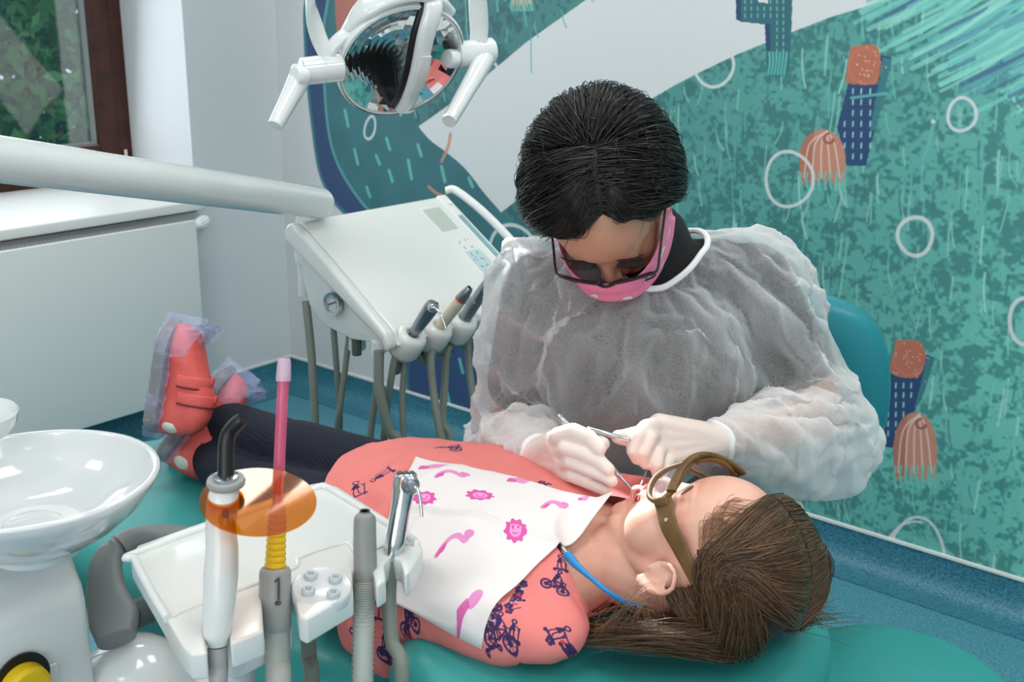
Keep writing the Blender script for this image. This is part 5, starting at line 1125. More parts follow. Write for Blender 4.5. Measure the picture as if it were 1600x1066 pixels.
def homog(src, dst):
    A = []; 
    for (x, y), (u, v) in zip(src, dst): A += [[x, y, 1, 0, 0, 0, -u*x, -u*y, -u], [0, 0, 0, x, y, 1, -v*x, -v*y, -v]]
    _, _, Vt = np.linalg.svd(np.array(A, float)); return Vt[-1].reshape(3, 3)
Hm = homog(qpx, [(0, 0), (1, 0), (1, 1), (0, 1)])
def tu(x, y): q = Hm@np.array([x, y, 1.]); q = q/q[2]; return np.array([q[0]*1.25, q[1]])
tcv = Canvas(1250, 1000, 0, 0, 1.25, 1, (226, 218, 217)); PK, PD = (216, 128, 182), (206, 70, 150)
r = np.random.default_rng(1)
for k in range(0, 1000, 9): tcv.a[k:k+3] *= .985
for k in range(0, 1250, 9): tcv.a[:, k:k+3] *= .99
def pp(pts, col, al=.85): tcv.poly([tu(*p) for p in spline(pts, 26)], col, al)
def lion(cx, cy, rx, ry):
    P = [(cx+rx*(1+.12*math.sin(9*a))*math.cos(a), cy+ry*(1+.12*math.sin(9*a))*math.sin(a)) for a in np.linspace(0, 2*PI, 60)]; tcv.poly([tu(*p) for p in P], PD, .9)
    P = [(cx+rx*.55*math.cos(a), cy+ry*.55*math.sin(a)) for a in np.linspace(0, 2*PI, 24)]; tcv.poly([tu(*p) for p in P], (232, 160, 205), .9)
    for dx in (-.25, .25): P = [(cx+rx*(dx+.1*math.cos(a)), cy+ry*(-.1+.1*math.sin(a))) for a in np.linspace(0, 2*PI, 12)]; tcv.poly([tu(*p) for p in P], PD)
    tcv.stroke([tu(cx-rx*.25, cy+ry*.2), tu(cx, cy+ry*.3), tu(cx+rx*.25, cy+ry*.2)], .008, PD)
def squirrel(x, y, k=1.0):
    tcv.stroke([tu(*p) for p in spline([(x-17*k, y+9*k), (x-12*k, y+2*k), (x-4*k, y-6*k), (x+5*k, y-7*k), (x+13*k, y-1*k), (x+17*k, y-8*k)], 20)], .030*k, PK, .9); pp([(x-20*k, y+12*k), (x-10*k, y+6*k), (x-8*k, y-2*k), (x-14*k, y+3*k)], PD)
    tcv.poly([tu(x+17*k+6*k*math.cos(a), y-8*k+5*k*math.sin(a)) for a in np.linspace(0, 2*PI, 16)], PK)
def catp(x, y, k=1.0): pp([(x-20*k, y+10*k), (x-14*k, y-2*k), (x-4*k, y-6*k), (x+8*k, y-14*k), (x+24*k, y-12*k), (x+16*k, y-2*k), (x+8*k, y+8*k), (x-6*k, y+10*k), (x-20*k, y+12*k)], PK); pp([(x-20*k, y+10*k), (x-14*k, y-2*k), (x-4*k, y), (x-6*k, y+8*k), (x-20*k, y+12*k)], PD, .7)
lion(718, 827, 19, 12); lion(770, 894, 17, 22); lion(644, 842, 14, 12); squirrel(684, 786, 1.15); squirrel(836, 822, 1.2); squirrel(682, 916, 1.2); catp(782, 768, 1.0); catp(664, 762, .9); catp(895, 785, .6)
tcv.poly([tu(728+11*math.cos(a), 984+9*math.sin(a)) for a in np.linspace(0, 2*PI, 20)], PK, .9); tcv.poly([tu(*p) for p in [(702, 984), (716, 980), (722, 990), (708, 998)]], PD, .8)
bm_ = mb.me('paper_bib'); setuv(bm_, np.stack([np.repeat(np.linspace(0, 1, Gn), Gm), np.tile(np.linspace(0, 1, Gm), Gn)], 1))
bib = link('paper_bib', bm_, printmat('printed_paper_tissue', tcv.image('bib_print'), .85, bump=(900, .25, .0005)))
sd = bib.modifiers.new('thickness', 'SOLIDIFY'); sd.thickness = .0008
tag(bib, 'white paper bib with pink animal prints lying across the child\'s chest', 'bib')
# bib clip and blue cord round the neck
k0, k1 = at(850, 829, 1.255), at(889, 869, 1.215)
clp = thing('bib_clip', k0, 'steel clip on a blue cord holding the paper bib at the child\'s neck', 'clip')
put('jaw', ribbon([k0, lerp(k0, k1, .5), k1], cR*.5+cU*.8, [.0022, .0042, .0034], .0014, 16), chrome, clp); put('jaw', ribbon([k0+cU*.001-cF*.003, lerp(k0, k1, .5)-cF*.006, k1-cF*.003], cR*.5+cU*.8, [.002, .0036, .003], .0009, 16), chrome, clp)
put('cord_sleeve', MB().tube([at(886, 866, 1.213), at(900, 883, 1.203)], [.0052, .0045], 14, n=8), blue_pl, clp)
put('cord', MB().tube([at(899, 882, 1.203), at(922, 902, 1.19), at(948, 923, 1.18), at(975, 940, 1.19), at(1010, 950, 1.22)], [.0042, .0030, .0028, .0028, .0028], 12, n=30), blue_pl, clp)

# ================================================================== THE DENTIST
HD = Fr(np.array((.89, .45, .075))+.11*np.array((.352, -.782, .514)), np.array((.29, -.431, -.854))-.17*np.array((.352, -.782, .514)), np.array((2.434, -1.473, 1.173))+cU*.006-cR*.003, .97)
den = thing('person', (2.34, -1.2, .0), 'seated dentist with short black hair in a sheer white gown, pink mask and gloves', 'person')
hF = unit((.68, -.73, 0)); hL = np.cross((0, 0, 1), hF); HP = V3((2.33, -1.20, .585)); BM = np.stack([hL, hF, (0, 0, 1)], 1)
shR, shL = V3((2.306, -1.450, 1.036)), V3((2.520, -1.222, 1.045)); elR, wrR = V3((2.262, -1.455, .805)), at(846, 712, 1.43); elL, wrL = V3((2.645, -1.215, .862)), at(1118, 692, 1.425)
chest = (shR+shL)/2-V3((0, 0, .11)); nbase = (shR+shL)/2+V3((.005, -.005, .035))+cR*.012; ntop = HD(0, -.035, -.075)
def torso(mb, g=0.0, pelvis=True):
    mb.cap2(shR, shL, .048+g, .048+g); mb.ell(chest+hF*.005, (.152+g, .098+g, .14+g), BM); mb.ell(lerp(chest, HP, .45)+hF*.0, (.130+g, .092+g, .15+g), BM)
    mb.cap2(nbase-V3((0, 0, .03)), lerp(nbase, shR, .6), .052+g, .044+g); mb.cap2(nbase-V3((0, 0, .03)), lerp(nbase, shL, .6), .052+g, .044+g)
    mb.ell(chest+hF*.065+hL*.055-V3((0, 0, .02)), np.array((.052, .045, .055))+g, BM); mb.ell(chest+hF*.065-hL*.055-V3((0, 0, .02)), np.array((.052, .045, .055))+g, BM)
    if pelvis: mb.ell(HP, (.165+g, .12+g, .11+g), BM)
KN = [HP+hF*.39+hL*.02-V3((0, 0, .115)), HP+hF*.36-hL*.15-V3((0, 0, .12))]; FT = [V3((k[0]+.04*hF[0]*0, k[1], .09))-hF*.06 for k in KN]
def lowers(mb, g=0.):
    for i, s in enumerate((1, -1)):
        mb.cap2(HP+hL*s*.085-V3((0, 0, .02)), KN[i], .078+g, .056+g); mb.cap2(KN[i], lerp(KN[i], FT[i], .35)-hF*.01, .055+g, .053+g); mb.cap2(lerp(KN[i], FT[i], .35)-hF*.01, FT[i], .053+g, .036+g)
mb = MB(); face_prims(mb, HD); mb.cap2(nbase-V3((0, 0, .02)), ntop, .054, .050); torso(mb, -.003); lowers(mb, -.004)
for s, e, w_ in ((shR, elR, wrR), (shL, elL, wrL)):
    mb.cap2(s, e, .043, .033); f1 = lerp(e, w_, .3); mb.cap2(e, f1, .033, .034); mb.cap2(f1, w_, .034, .023)
for i in (0, 1): mb.cap2(FT[i], FT[i]-V3((0, 0, .05))+hF*.02, .034, .030); mb.cap2(FT[i]-V3((0, 0, .055)), FT[i]+hF*.15-V3((0, 0, .062)), .030, .022)
palmR = lerp(wrR, at(868, 712, 1.375), .5); palmL = at(1065, 684, 1.40)
mb.cap2(wrR, palmR, .018, .015); mb.cap2(wrL, palmL, .018, .015)
from_me('body', blob(mb, .0045, 6, .5, 'body'), skin_a, den)
# clothes under the gown
mb = MB(); torso(mb, .004); 
for s, e in ((shR, elR), (shL, elL)): mb.cap2(s, lerp(s, e, .62), .052, .050)
nd_ = unit(ntop-nbase); mb.cap2(nbase-V3((0, 0, .02)), nbase+nd_*.032, .060, .0575)
shirt = blob(mb, .006, 6, .5, 'shirt'); from_me('shirt', shirt, black_cloth, den)
mb = MB(); mb.ell(HP, (.172, .127, .12), BM); lowers(mb, .004); from_me('trousers', blob(mb, .009, 5, .5, 'trousers'), mat('dark_grey_trousers', (38, 36, 40), .9), den)
for i in (0, 1):
    a = FT[i]; mb = MB(); mb.cap2(a-V3((0, 0, .055))-hF*.02, a+hF*.16-V3((0, 0, .060)), .036, .027); mb.box(a+hF*.07-V3((0, 0, .082)), (.08, .25, .014), BM); me_ = blob(mb, .006, 4, .5, 'clog'); from_me('clog', me_, white_leather, den)
# brows and eyelashes
brow_m = mat('dark_brow', (30, 20, 16), .8)
for s in (1, -1):
    P = [HD(s*(.033+x), .0860-((x+.004)/.03)**2*.010, .021+.004*(1-(x/.02)**2)) for x in np.linspace(-.022, .022, 11)]; put('eyebrow', MB().tube(P, [.0007, .0015, .0017, .0007], 8, n=20), brow_m, den)
    lm = MB(); r = np.random.default_rng(3)
    for x in np.linspace(-.014, .015, 26):
        p = HD(s*(.0315+x), .0835-(x/.02)**2*.005, -.004); lm.tube([p, p+HD.dir(s*x*.25, .006, -.002), p+HD.dir(s*x*.4, .010, .001)], [.0006, .0005, .0002], 4)
    put('eyelashes', lm, bulb_dark, den, smooth=False); put('eye_line', MB().tube([HD(s*(.0315+x), .0830-(x/.02)**2*.006, -.003) for x in np.linspace(-.015, .016, 9)], .0012, 6), bulb_dark, den)
# pink mask
NU, NV_ = 60, 44; G = np.zeros((NU, NV_, 3)); UVm = np.zeros((NU, NV_, 2))
for i, u in enumerate(np.linspace(-1, 1, NU)):
    for j, v in enumerate(np.linspace(0, 1, NV_)):
        a = abs(u); zt = -.006-.012*a**1.5; zb = -.114+.036*a**1.8; z = zt+(zb-zt)*v
        yc = .112+.016*math.sin(PI*min(1, v*1.25))-.030*max(0, v-.75)*2; x = .077*math.sin(u*1.35)/math.sin(1.35)
        y = yc-(yc-.012)*(a**2.5); y += .0016*math.sin(v*2*PI*3)*(1-a)**.5
        G[i, j] = HD(x, y, z); UVm[i, j] = ((u+1)/2, v)
mc = Canvas(900, 600, 0, 0, 1.5, 1, (236, 132, 168))
def MP(u, v, pts, k): return [((u*1.5)+x*k, v+y*k) for x, y in pts]
for k, (u, v, s, an) in enumerate([(.60, .36, .10, .5), (.45, .50, .09, 2.2), (.60, .72, .10, .5), (.46, .86, .09, 1.2), (.76, .22, .09, 0), (.68, .42, .05, .8), (.38, .30, .09, 2), (.30, .60, .08, .4), (.22, .22, .08, 1), (.88, .30, .10, .3), (.52, .38, .04, 0), (.84, .62, .08, 2), (.14, .5, .08, 0), (.95, .5, .08, 1)]):
    R2 = lambda P: [(x*math.cos(an)-y*math.sin(an), x*math.sin(an)+y*math.cos(an)) for x, y in P]
    bd = R2([(-.6, -.2), (-.3, -.45), (.3, -.4), (.45, .0), (.75, .15), (.5, .45), (.2, .3), (-.3, .25), (-.7, .1)]); sp_ = [tuple(q) for q in spline(MP(u, v, bd+[bd[0]], s), 40)]; mc.poly(sp_, (236, 226, 214)); mc.stroke(sp_, .005, (70, 60, 62)); mc.poly(MP(u, v, R2([(.45, .1), (.55, .12), (.5, .22)]), s), (60, 50, 50)); mc.stroke(MP(u, v, R2([(-.1, -.3), (.0, -.1), (-.15, .05)]), s), .004, (90, 80, 80))
mm = MB(); mm.v = [G.reshape(-1, 3)]; mm.f = [(i*NV_+j, (i+1)*NV_+j, (i+1)*NV_+j+1, i*NV_+j+1) for i in range(NU-1) for j in range(NV_-1)]
me_ = mm.me('face_mask'); setuv(me_, UVm.reshape(-1, 2)); mk = link('face_mask', me_, printmat('pink_mask_print', mc.image('mask_print'), .8), den); sd = mk.modifiers.new('t', 'SOLIDIFY'); sd.thickness = .0012
for s in (1, -1):
    e0 = HD(s*.072, .018, -.032); e1 = HD(s*.072, .018, -.064); put('ear_loop', MB().tube([e0, HD(s*.080, -.005, .000), HD(s*.088, -.030, .012), HD(s*.086, -.038, -.010), HD(s*.080, -.015, -.040), e1], .0011, 8, n=26), mat('pink_elastic', (240, 150, 180), .6) if s == 1 else bpy.data.materials['pink_elastic'], mk)
# glasses
fr_m = mat('dark_plum_acetate', (38, 22, 34), .3); gs = None
def gg(x, y, z): return HD(x, y, z-.010-.10*(.0)*x)
frm = None
for s in (1, -1):
    o_l = cspline([(s*.009, .010), (s*.030, .0145), (s*.056, .013), (s*.0635, .004), (s*.060, -.013), (s*.040, -.020), (s*.020, -.018), (s*.010, -.008)], 48); P = [gg(x, .112-3.2*x*x, z) for x, z in o_l]
    th = [.0026 if z > .002 else .0013 for x, z in o_l]; rm = put('glasses_rim', MB().ring(P, np.array(th), 8), fr_m, den)
    ln = bpy.data.materials.get('clear_lens')
    if ln is None:
        ln = glass_m.copy(); ln.name = 'clear_lens'; ln.node_tree.nodes['Mix Shader'].inputs[0].default_value = .08
    put('glasses_lens', MB().prism(P[::2], HD.dir(0, -.001, 0)), ln, rm, smooth=False)
    put('glasses_arm', ribbon([gg(s*.064, .099, .006), gg(s*.069, .092, .007), gg(s*.073, .06, .008), gg(s*.0775, .02, .008), gg(s*.079, -.02, .004)], HD.dir(0, 0, 1), [.0045, .0040, .0032, .0030, .0028], .0014, 26), fr_m, rm)
put('glasses_bridge', MB().tube([gg(.011, .112, .006), gg(0, .116, .010), gg(-.011, .112, .006)], .0022, 10, n=12), fr_m, den)
# hair: cap and combed strands
hm_d = hairmat('black_hair', (10, 7, 6), (24, 17, 14), .30); hb_d = mat('black_hair_base', (12, 9, 8), .6)
CR2 = np.array([.0790, .0975, .0860]); 
mb = MB(); mb.ell((0, 0, 0), (1, 1, 1), None, 64, 48); cme = mb.me('cap'); b = bmesh.new(); b.from_mesh(cme)
def hl2(d): return (d[1] < .58-.22*max(0, .5-d[2])-1.0*max(0, -.05-d[2])) and not (d[2] < .10 and d[1] > .0 and abs(d[0]) > .4) and not (d[2] < -.72)
kill = [x for x in b.verts if not hl2(unit(x.co))]; bmesh.ops.delete(b, geom=kill, context='VERTS')
for x in b.verts: x.co = Vector(HD(*on_skull(unit(x.co), np.array([.0785, .0985, .0920]))))
bmesh.ops.solidify(b, geom=b.faces[:], thickness=.004); b.to_mesh(cme); b.free(); hr2 = link('hair', cme, hb_d, den)
WH = unit([.12, -.30, .95]); PF = unit([.22, .60, .72])
def dent_hair(n, seed, lo=.3):
    r = np.random.default_rng(seed); out = []
    while len(out) < n:
        d = unit(r.normal(size=3))
        if not hl2(d) or d[2] < -.6: continue
        # nearest point of the parting (whorl to front hairline)
        tt_ = np.clip((d[1]-WH[1])/(PF[1]-WH[1]), 0, 1); pt = slerp(WH, PF, tt_)
        sd_ = -1 if d[0] < pt[0] else 1
        if d[1] > -.25: fl = np.array([sd_*1.0, .30 if sd_ < 0 else -.12, -.25])*1.0+.25*(d-pt)
        else: fl = (d-pt)*1.0+np.array([(d[0]-pt[0])*1.2, -.35, -.65])
        fl = unit(fl+.10*r.normal(size=3)); Ln = .075+.06*r.random()
        if d[1] > .50 and d[2] < .70 and d[0] > -.4: continue
        k = 9; P = []; c = d.copy(); h0 = 1.0; up0 = .004+.016*r.random()
        dist = min(1, np.linalg.norm(d-pt)/.6) if d[1] > -.25 else 1.0
        for j in range(k):
            f2 = unit(fl-c*(fl@c)); t = j/(k-1); rad = CR2+.002+(up0+.010*dist)*math.sin(PI*min(.62, t*.62+.12))
            P.append(HD(*(CC+c/np.linalg.norm(c/rad)))); c = unit(c+f2*Ln/(k-1)/.092); fl = fl+np.array([0, 0, -.10])
            if c[2] < -.75: pass
        out.append(np.array(P)+.0006*np.cumsum(r.normal(size=(k, 3)), 0))
    return np.array(out)
dh = dent_hair(9000, 21); oh = strands('hair_strands', dh, .0007+.0005*RNG.random(len(dh)), hm_d, hr2); oh['kind'] = 'stuff'
# fringe sweeping across the forehead to her right, and wisps at the edge
r = np.random.default_rng(77); fr3 = []
for i in range(1500):
    t = r.random(); r0 = slerp(slerp(WH, PF, .25+.75*t), [-.2, .2, .9], .15*r.random()); q1 = unit([-.35+.1*r.normal(), .58+.10*t, .62-.1*t]); q2 = unit([-.72+.06*r.normal(), .50+.05*t, .36+.06*r.normal()]); q3 = unit([-.93, .34+.08*r.normal(), .06+.12*r.normal()])
    K = [(r0, .003), (slerp(r0, q1, .5), .012+.010*r.random()), (q1, .014+.010*r.random()), (q2, .016+.008*r.random()), (q3, .010+.008*r.random())]
    fr3.append(spline([HD(*on_skull(k, CR2+e)) for k, e in K], 12))
for i in range(900):
    t = r.random(); r0 = slerp(WH, PF, .4+.6*t); q1 = unit([.55+.06*r.normal(), .52+.1*t, .60]); q2 = unit([.85, .30+.12*r.normal(), .35+.05*r.normal()]); q3 = unit([.97, .05+.08*r.normal(), .05+.1*r.normal()])
    K = [(r0, .003), (slerp(r0, q1, .5), .009+.008*r.random()), (q1, .012+.008*r.random()), (q2, .012+.008*r.random()), (q3, .008+.006*r.random())]
    fr3.append(spline([HD(*on_skull(k, CR2+e)) for k, e in K], 12))
for i in range(260):
    a = r.random()*2*PI; c = unit([math.sin(a)*.9, -.35+.35*r.normal(), .35+.4*r.random()]); w_ = RNG.normal(size=3); K = [on_skull(c, CR2+.012), on_skull(c+.1*w_, CR2+.022), on_skull(c+.22*w_, CR2+.030+.004*r.random())]; fr3.append(spline([HD(*k) for k in K], 12))
oh = strands('hair_locks', np.array(fr3), .0007, hm_d, hr2); oh['kind'] = 'stuff'
# gloves
glove_m = mat('white_latex_glove', (226, 208, 200), .42, sub=.12, bump=(90, .25, .001))
def hand(wr, palm_pts, fingers, name='glove'):
    mb = MB()
    for p, rp in palm_pts: mb.cap2(wr, p, .025, rp)
    for i in range(len(palm_pts)-1): mb.cap2(palm_pts[i][0], palm_pts[i+1][0], palm_pts[i][1], palm_pts[i+1][1])
    for fg, r0, r1 in fingers:
        for i in range(len(fg)-1): t0 = i/(len(fg)-1); t1 = (i+1)/(len(fg)-1); mb.cap2(fg[i], fg[i+1], r0+(r1-r0)*t0, r0+(r1-r0)*t1, 14)
    return mb
A = at
mb = hand(wrR, [(A(868, 690, 1.365), .0150), (A(876, 706, 1.365), .0145), (A(882, 726, 1.365), .0140), (A(884, 744, 1.37), .0130)],
     [([A(868, 690, 1.36), A(872, 680, 1.345), A(896, 673, 1.33), A(922, 684, 1.318), A(937, 702, 1.308)], .0108, .0082),
      ([A(876, 706, 1.36), A(884, 700, 1.335), A(912, 708, 1.320), A(938, 722, 1.310), A(951, 734, 1.304)], .0105, .0080),
      ([A(882, 726, 1.36), A(892, 722, 1.335), A(920, 733, 1.320), A(945, 744, 1.310), A(956, 752, 1.306)], .0100, .0076),
      ([A(884, 744, 1.365), A(894, 744, 1.340), A(918, 754, 1.330), A(938, 763, 1.322), A(947, 768, 1.318)], .0092, .0070),
      ([A(862, 706, 1.38), A(884, 684, 1.375), A(908, 684, 1.350), A(930, 690, 1.330), A(941, 694, 1.322)], .0135, .0092)])
from_me('glove', blob(mb, .0019, 4, .5, 'glove'), glove_m, den)
mb = hand(wrL, [(A(1030, 664, 1.375), .0145), (A(1022, 680, 1.37), .0150), (A(1030, 700, 1.37), .0145), (A(1048, 716, 1.375), .0140)],
     [([A(1030, 664, 1.372), A(1010, 668, 1.350), A(996, 682, 1.335), A(990, 704, 1.335), A(996, 716, 1.345)], .0108, .0085),
      ([A(1022, 680, 1.366), A(1016, 684, 1.340), A(1006, 706, 1.335), A(1010, 724, 1.345)], .0105, .0084),
      ([A(1030, 700, 1.366), A(1028, 708, 1.345), A(1026, 726, 1.340), A(1028, 738, 1.350)], .0100, .0082),
      ([A(1048, 716, 1.37), A(1042, 724, 1.355), A(1032, 742, 1.345), A(1027, 752, 1.345)], .0095, .0072),
      ([A(1058, 672, 1.405), A(1020, 672, 1.385), A(996, 680, 1.360), A(974, 684, 1.340), A(966, 683, 1.334)], .0140, .0086)])
from_me('glove', blob(mb, .0019, 4, .5, 'glove'), glove_m, den)

# sheer gown: draped with a short cloth simulation over the figure
mb = MB(); g = .020
mb.cap2(shR, shL, .058, .058); mb.ell(chest+hF*.012, (.158, .112, .15), BM); mb.ell(lerp(chest, HP, .5)+hF*.01, (.145, .115, .18), BM); mb.ell(HP+hF*.02+V3((0, 0, -.01)), (.185, .16, .13), BM)
mb.cap2(nbase-V3((0, 0, .03)), lerp(nbase, shR, .7), .064, .062); mb.cap2(nbase-V3((0, 0, .03)), lerp(nbase, shL, .7), .064, .062); mb.cap2(nbase-V3((0, 0, .03)), nbase+nd_*.012, .070, .068)
for s, e, w_, k in ((shR, elR, wrR, .92), (shL, elL, wrL, 1.08)):
    mb.cap2(s, e, .066*k, .060*k); mb.cap2(e, lerp(e, w_, .45), .064*k, .060*k); mb.cap2(lerp(e, w_, .45), lerp(e, w_, .88), .058*k, .030); mb.cap2(lerp(e, w_, .85), w_, .030, .027)
mb.cap2(elR-V3((0, 0, .01)), lerp(elR, wrR, .4)-V3((0, 0, .05)), .06, .045)
gm_ = blob(mb, .0085, 3, .5, 'gown')
b = bmesh.new(); b.from_mesh(gm_); kill = []
for x in b.verts:
    P = V3(x.co)
    if (P-nbase)@nd_ > .004 and np.linalg.norm(P-nbase-(P-nbase)@nd_*nd_) < .074 and np.linalg.norm(P-nbase) < .12: kill.append(x)
    elif P[2] < .53: kill.append(x)
    elif any(((P-w_)@unit(w_-e) > .002 and np.linalg.norm(P-w_) < .06) for e, w_ in ((elR, wrR), (elL, wrL))): kill.append(x)
bmesh.ops.delete(b, geom=kill, context='VERTS')
b.verts.ensure_lookup_table(); pins = [x.index for x in b.verts if x.is_boundary]
bmesh.ops.triangulate(b, faces=b.faces[:]); b.verts.ensure_lookup_table(); pins = [x.index for x in b.verts if x.is_boundary]; b.to_mesh(gm_); b.free()
go = bpy.data.objects.new('gown_sim', gm_); C.objects.link(go); vg = go.vertex_groups.new(name='pin'); vg.add(pins, 1.0, 'REPLACE')
mb = MB(); torso(mb, .004)
for s, e, w_ in ((shR, elR, wrR), (shL, elL, wrL)): mb.cap2(s, e, .048, .038); mb.cap2(e, w_, .038, .023)
cbm = blob(mb, .014, 3, .5, 'collider'); cb_ = bpy.data.objects.new('collider', cbm); C.objects.link(cb_); cmd = cb_.modifiers.new('c', 'COLLISION'); cb_.collision.thickness_outer = .006
cl_ = go.modifiers.new('cloth', 'CLOTH'); cs = cl_.settings; cs.quality = 5; cs.mass = .12; cs.tension_stiffness = 40; cs.compression_stiffness = 40; cs.shear_stiffness = 30; cs.bending_stiffness = .04; cs.air_damping = 2
cs.vertex_group_mass = 'pin'; cs.shrink_min = -.13; cs.shrink_max = -.13; cl_.collision_settings.distance_min = .004; cl_.collision_settings.collision_quality = 2
cl_.point_cache.frame_start = 1; cl_.point_cache.frame_end = 30
import time; t0_ = time.time(); FR_N = 26
for f_ in range(1, FR_N+1): sc.frame_set(f_)
loopsrc = evalmesh(go, 'loops')
s2_ = go.modifiers.new('s', 'SUBSURF'); s2_.levels = 1; gme = evalmesh(go, 'gown'); print('cloth', round(time.time()-t0_, 1), len(gme.vertices))
v = getv(gme); n_ = getn(gme)         # crisp creases of the stiff nonwoven
def cc(P, M_): return (P-HP)@np.array(M_, float).T
q = (v-HP)@BM                          # lateral, forward, up
wv_ = np.stack([noise3(v, 9), noise3(v+4, 9), noise3(v+8, 9)], 1)
def ridge(Q, s, p=4): return (1-np.abs(noise3(Q, s)))**p
ver = ridge(q*np.array([1, 1, .28])+wv_*.010, 17, 5); dia = ridge(q@np.array([[.8, 0, .6], [0, 1, 0], [-.6, 0, .8]])*np.array([1, 1, .30])+wv_*.02+3, 13, 6); dib = ridge(q@np.array([[.7, 0, -.7], [0, 1, 0], [.7, 0, .7]])*np.array([1.1, 1, .35])+wv_*.02+7, 15, 6)
side = np.clip((np.abs(q[:, 0])-.10)/.10, 0, 1)
disp = .0095*ver*(1-.5*side)+.011*dia*(.35+.65*side)+.011*dib*(.35+.65*side)+.005*noise3(v, 14)
inner = np.minimum(np.linalg.norm(v-wrR, axis=1), np.linalg.norm(v-wrL, axis=1)); disp *= np.clip(inner/.06-.4, 0, 1)*np.clip((np.linalg.norm(v-nbase, axis=1)-.075)/.06, 0, 1)
v += n_*(disp[:, None])
from mathutils.bvhtree import BVHTree
bs_ = BVHTree.FromPolygons([tuple(x) for x in getv(shirt)], [tuple(p.vertices) for p in shirt.polygons])
for i in range(len(v)):                # keep the cloth a few millimetres clear of the shirt
    lo_, no_, ix_, di_ = bs_.find_nearest(Vector(v[i]), .03)
    if lo_ is not None:
        sd0 = (V3(v[i])-V3(lo_))@V3(no_)
        if sd0 < .005: v[i] += V3(no_)*(.005-sd0)
setv(gme, v)
bd_ = bpy.data.objects['body.001'].data; bb_ = BVHTree.FromPolygons([tuple(x) for x in getv(bd_)], [tuple(p.vertices) for p in bd_.polygons]); op_ = np.ones(len(v), np.float32)
for i in range(len(v)):                # sheer where it lies on the body, denser where it stands off
    for t_b in (bs_, bb_):
        lo_, no_, ix_, di_ = t_b.find_nearest(Vector(v[i]), .06)
        if lo_ is not None: op_[i] = min(op_[i], di_/.06)
at_ = gme.attributes.new('standoff', 'FLOAT', 'POINT'); at_.data.foreach_set('value', op_)
bpy.data.objects.remove(go); bpy.data.objects.remove(cb_); sc.frame_set(1)
gn_m = bpy.data.materials.new('sheer_nonwoven'); gn_m.use_nodes = True; nt = gn_m.node_tree; nt.nodes.clear(); nn = nt.nodes.new
o_ = nn('ShaderNodeOutputMaterial'); tr = nn('ShaderNodeBsdfTransparent'); df = nn('ShaderNodeBsdfDiffuse'); tl = nn('ShaderNodeBsdfTranslucent'); m1_ = nn('ShaderNodeMixShader'); m2_ = nn('ShaderNodeMixShader')
df.inputs[0].default_value = (.86, .87, .88, 1); tl.inputs[0].default_value = (.86, .87, .88, 1); m1_.inputs[0].default_value = .35; nt.links.new(df.outputs[0], m1_.inputs[1]); nt.links.new(tl.outputs[0], m1_.inputs[2])
ns = nn('ShaderNodeTexNoise'); ns.inputs['Scale'].default_value = 420; ns.inputs['Detail'].default_value = 3; tc = nn('ShaderNodeTexCoord'); nt.links.new(tc.outputs['Object'], ns.inputs['Vector'])
lw = nn('ShaderNodeLayerWeight'); lw.inputs[0].default_value = .45
mr = nn('ShaderNodeMapRange'); mr.inputs['From Min'].default_value = .35; mr.inputs['From Max'].default_value = .65; mr.inputs['To Min'].default_value = .12; mr.inputs['To Max'].default_value = .23; nt.links.new(ns.outputs['Fac'], mr.inputs['Value'])
ad = nn('ShaderNodeMath'); ad.operation = 'MULTIPLY_ADD'; ad.inputs[1].default_value = .60; ad.use_clamp = True; nt.links.new(lw.outputs['Facing'], ad.inputs[0]); nt.links.new(mr.outputs['Result'], ad.inputs[2])
sa_ = nn('ShaderNodeAttribute'); sa_.attribute_name = 'standoff'; a2_ = nn('ShaderNodeMath'); a2_.operation = 'MULTIPLY_ADD'; a2_.inputs[1].default_value = .38; a2_.use_clamp = True; nt.links.new(sa_.outputs['Fac'], a2_.inputs[0]); nt.links.new(ad.outputs[0], a2_.inputs[2])
nt.links.new(a2_.outputs[0], m2_.inputs[0]); nt.links.new(tr.outputs[0], m2_.inputs[1]); nt.links.new(m1_.outputs[0], m2_.inputs[2]); nt.links.new(m2_.outputs[0], o_.inputs[0])
gown = from_me('gown', gme, gn_m, den)
wb = mat('gown_binding', (226, 228, 230), .8)
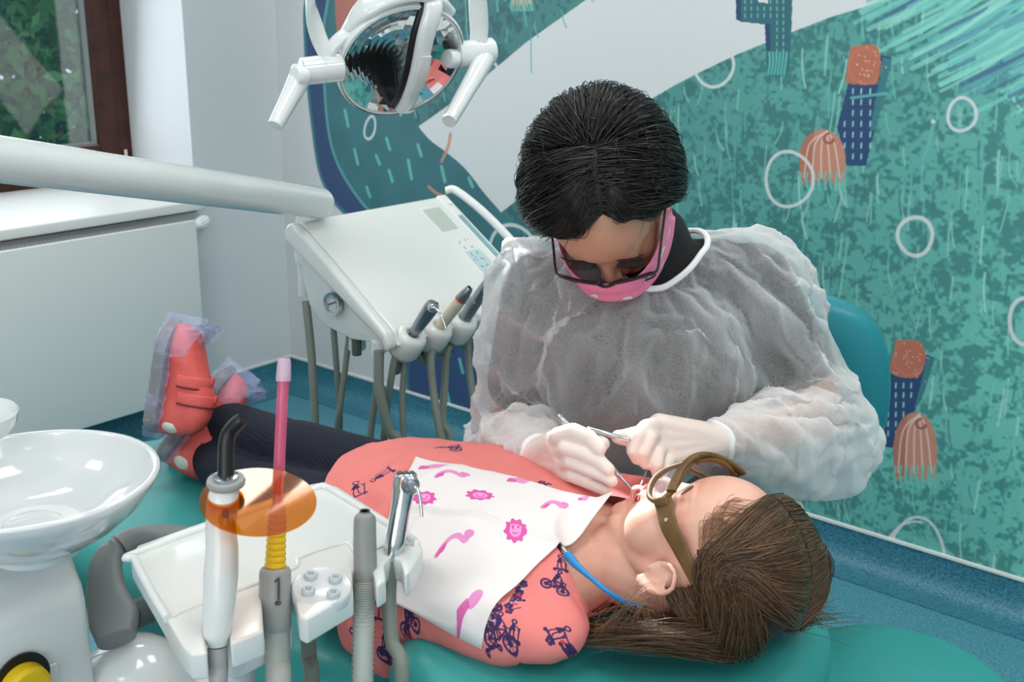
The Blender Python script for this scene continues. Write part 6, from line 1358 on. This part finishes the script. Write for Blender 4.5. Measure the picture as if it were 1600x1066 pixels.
# collar binding along the neck hole and knitted cuffs
b = bmesh.new(); b.from_mesh(loopsrc); es = [e for e in b.edges if e.is_boundary]; loops = []; used = set()
adj = {}
for e in es:
    for x in e.verts: adj.setdefault(x.index, []).append([y.index for y in e.verts if y.index != x.index][0])
b.verts.ensure_lookup_table()
for s0_ in adj:
    if s0_ in used: continue
    lp_ = [s0_]; used.add(s0_)
    while True:
        nx_ = [q for q in adj[lp_[-1]] if q not in used]
        if not nx_: break
        used.add(nx_[0]); lp_.append(nx_[0])
    if len(lp_) > 12: loops.append(np.array([V3(b.verts[i].co) for i in lp_]))
b.free()
for lp_ in loops:
    c = lp_.mean(0); k_ = np.linalg.norm(c-nbase)
    S_ = lp_.copy()
    for _ in range(4): S_ = (np.roll(S_, 1, 0)+np.roll(S_, -1, 0)+2*S_)/4
    if k_ < .09: put('collar_binding', MB().ring(S_, .0045, 8), wb, den)
    elif min(np.linalg.norm(c-wrR), np.linalg.norm(c-wrL)) < .05: put('cuff', MB().ring(S_, .0042, 8), wb, den)

# instruments in her hands
pr = thing('dental_probe', A(945, 715, 1.306), 'thin steel probe held in the right glove with its tip in the child\'s mouth', 'dental instrument')
put('handle', MB().tube([A(873, 649, 1.350), A(880, 657, 1.347), A(915, 690, 1.334), A(948, 722, 1.318), A(968, 744, 1.308)], [.0034, .0036, .0036, .0034, .0024], 14, n=24), chrome, pr)
put('working_end', MB().tube([A(967, 743, 1.308), A(980, 757, 1.300), A(988, 766, 1.295), A(991, 767, 1.293)], [.0020, .0014, .0009, .0005], 10, n=14), steel, pr)
put('knurled_ring', MB().lathe([(.0038, -.001), (.0041, 0), (.0038, .001)], A(877, 653, 1.3485), unit(A(915, 690, 1.334)-A(873, 649, 1.35)), 14), steel, pr)
mi = thing('dental_mirror', A(985, 690, 1.33), 'steel mouth mirror handle held in the left glove pointing to the left', 'dental instrument')
put('handle', MB().tube([A(921, 671, 1.325), A(950, 679, 1.326), A(985, 689, 1.332), A(1000, 696, 1.345)], [.0033, .0034, .0033, .0028], 14, n=20), chrome, mi)
put('end_cap', MB().ell(A(921, 671, 1.325), (.0036, .0036, .0036)), chrome, mi)
put('neck', MB().tube([A(1000, 696, 1.345), A(1012, 722, 1.352), A(1004, 752, 1.325), A(998, 764, 1.308)], [.0018, .0012, .0012, .0012], 8, n=14), steel, mi)
put('mirror_head', MB().lathe([(.0001, -.001), (.009, -.001), (.0095, 0), (.009, .001), (.0001, .001)], A(998, 768, 1.306), (.3, -.3, .9), 24), chrome, mi)
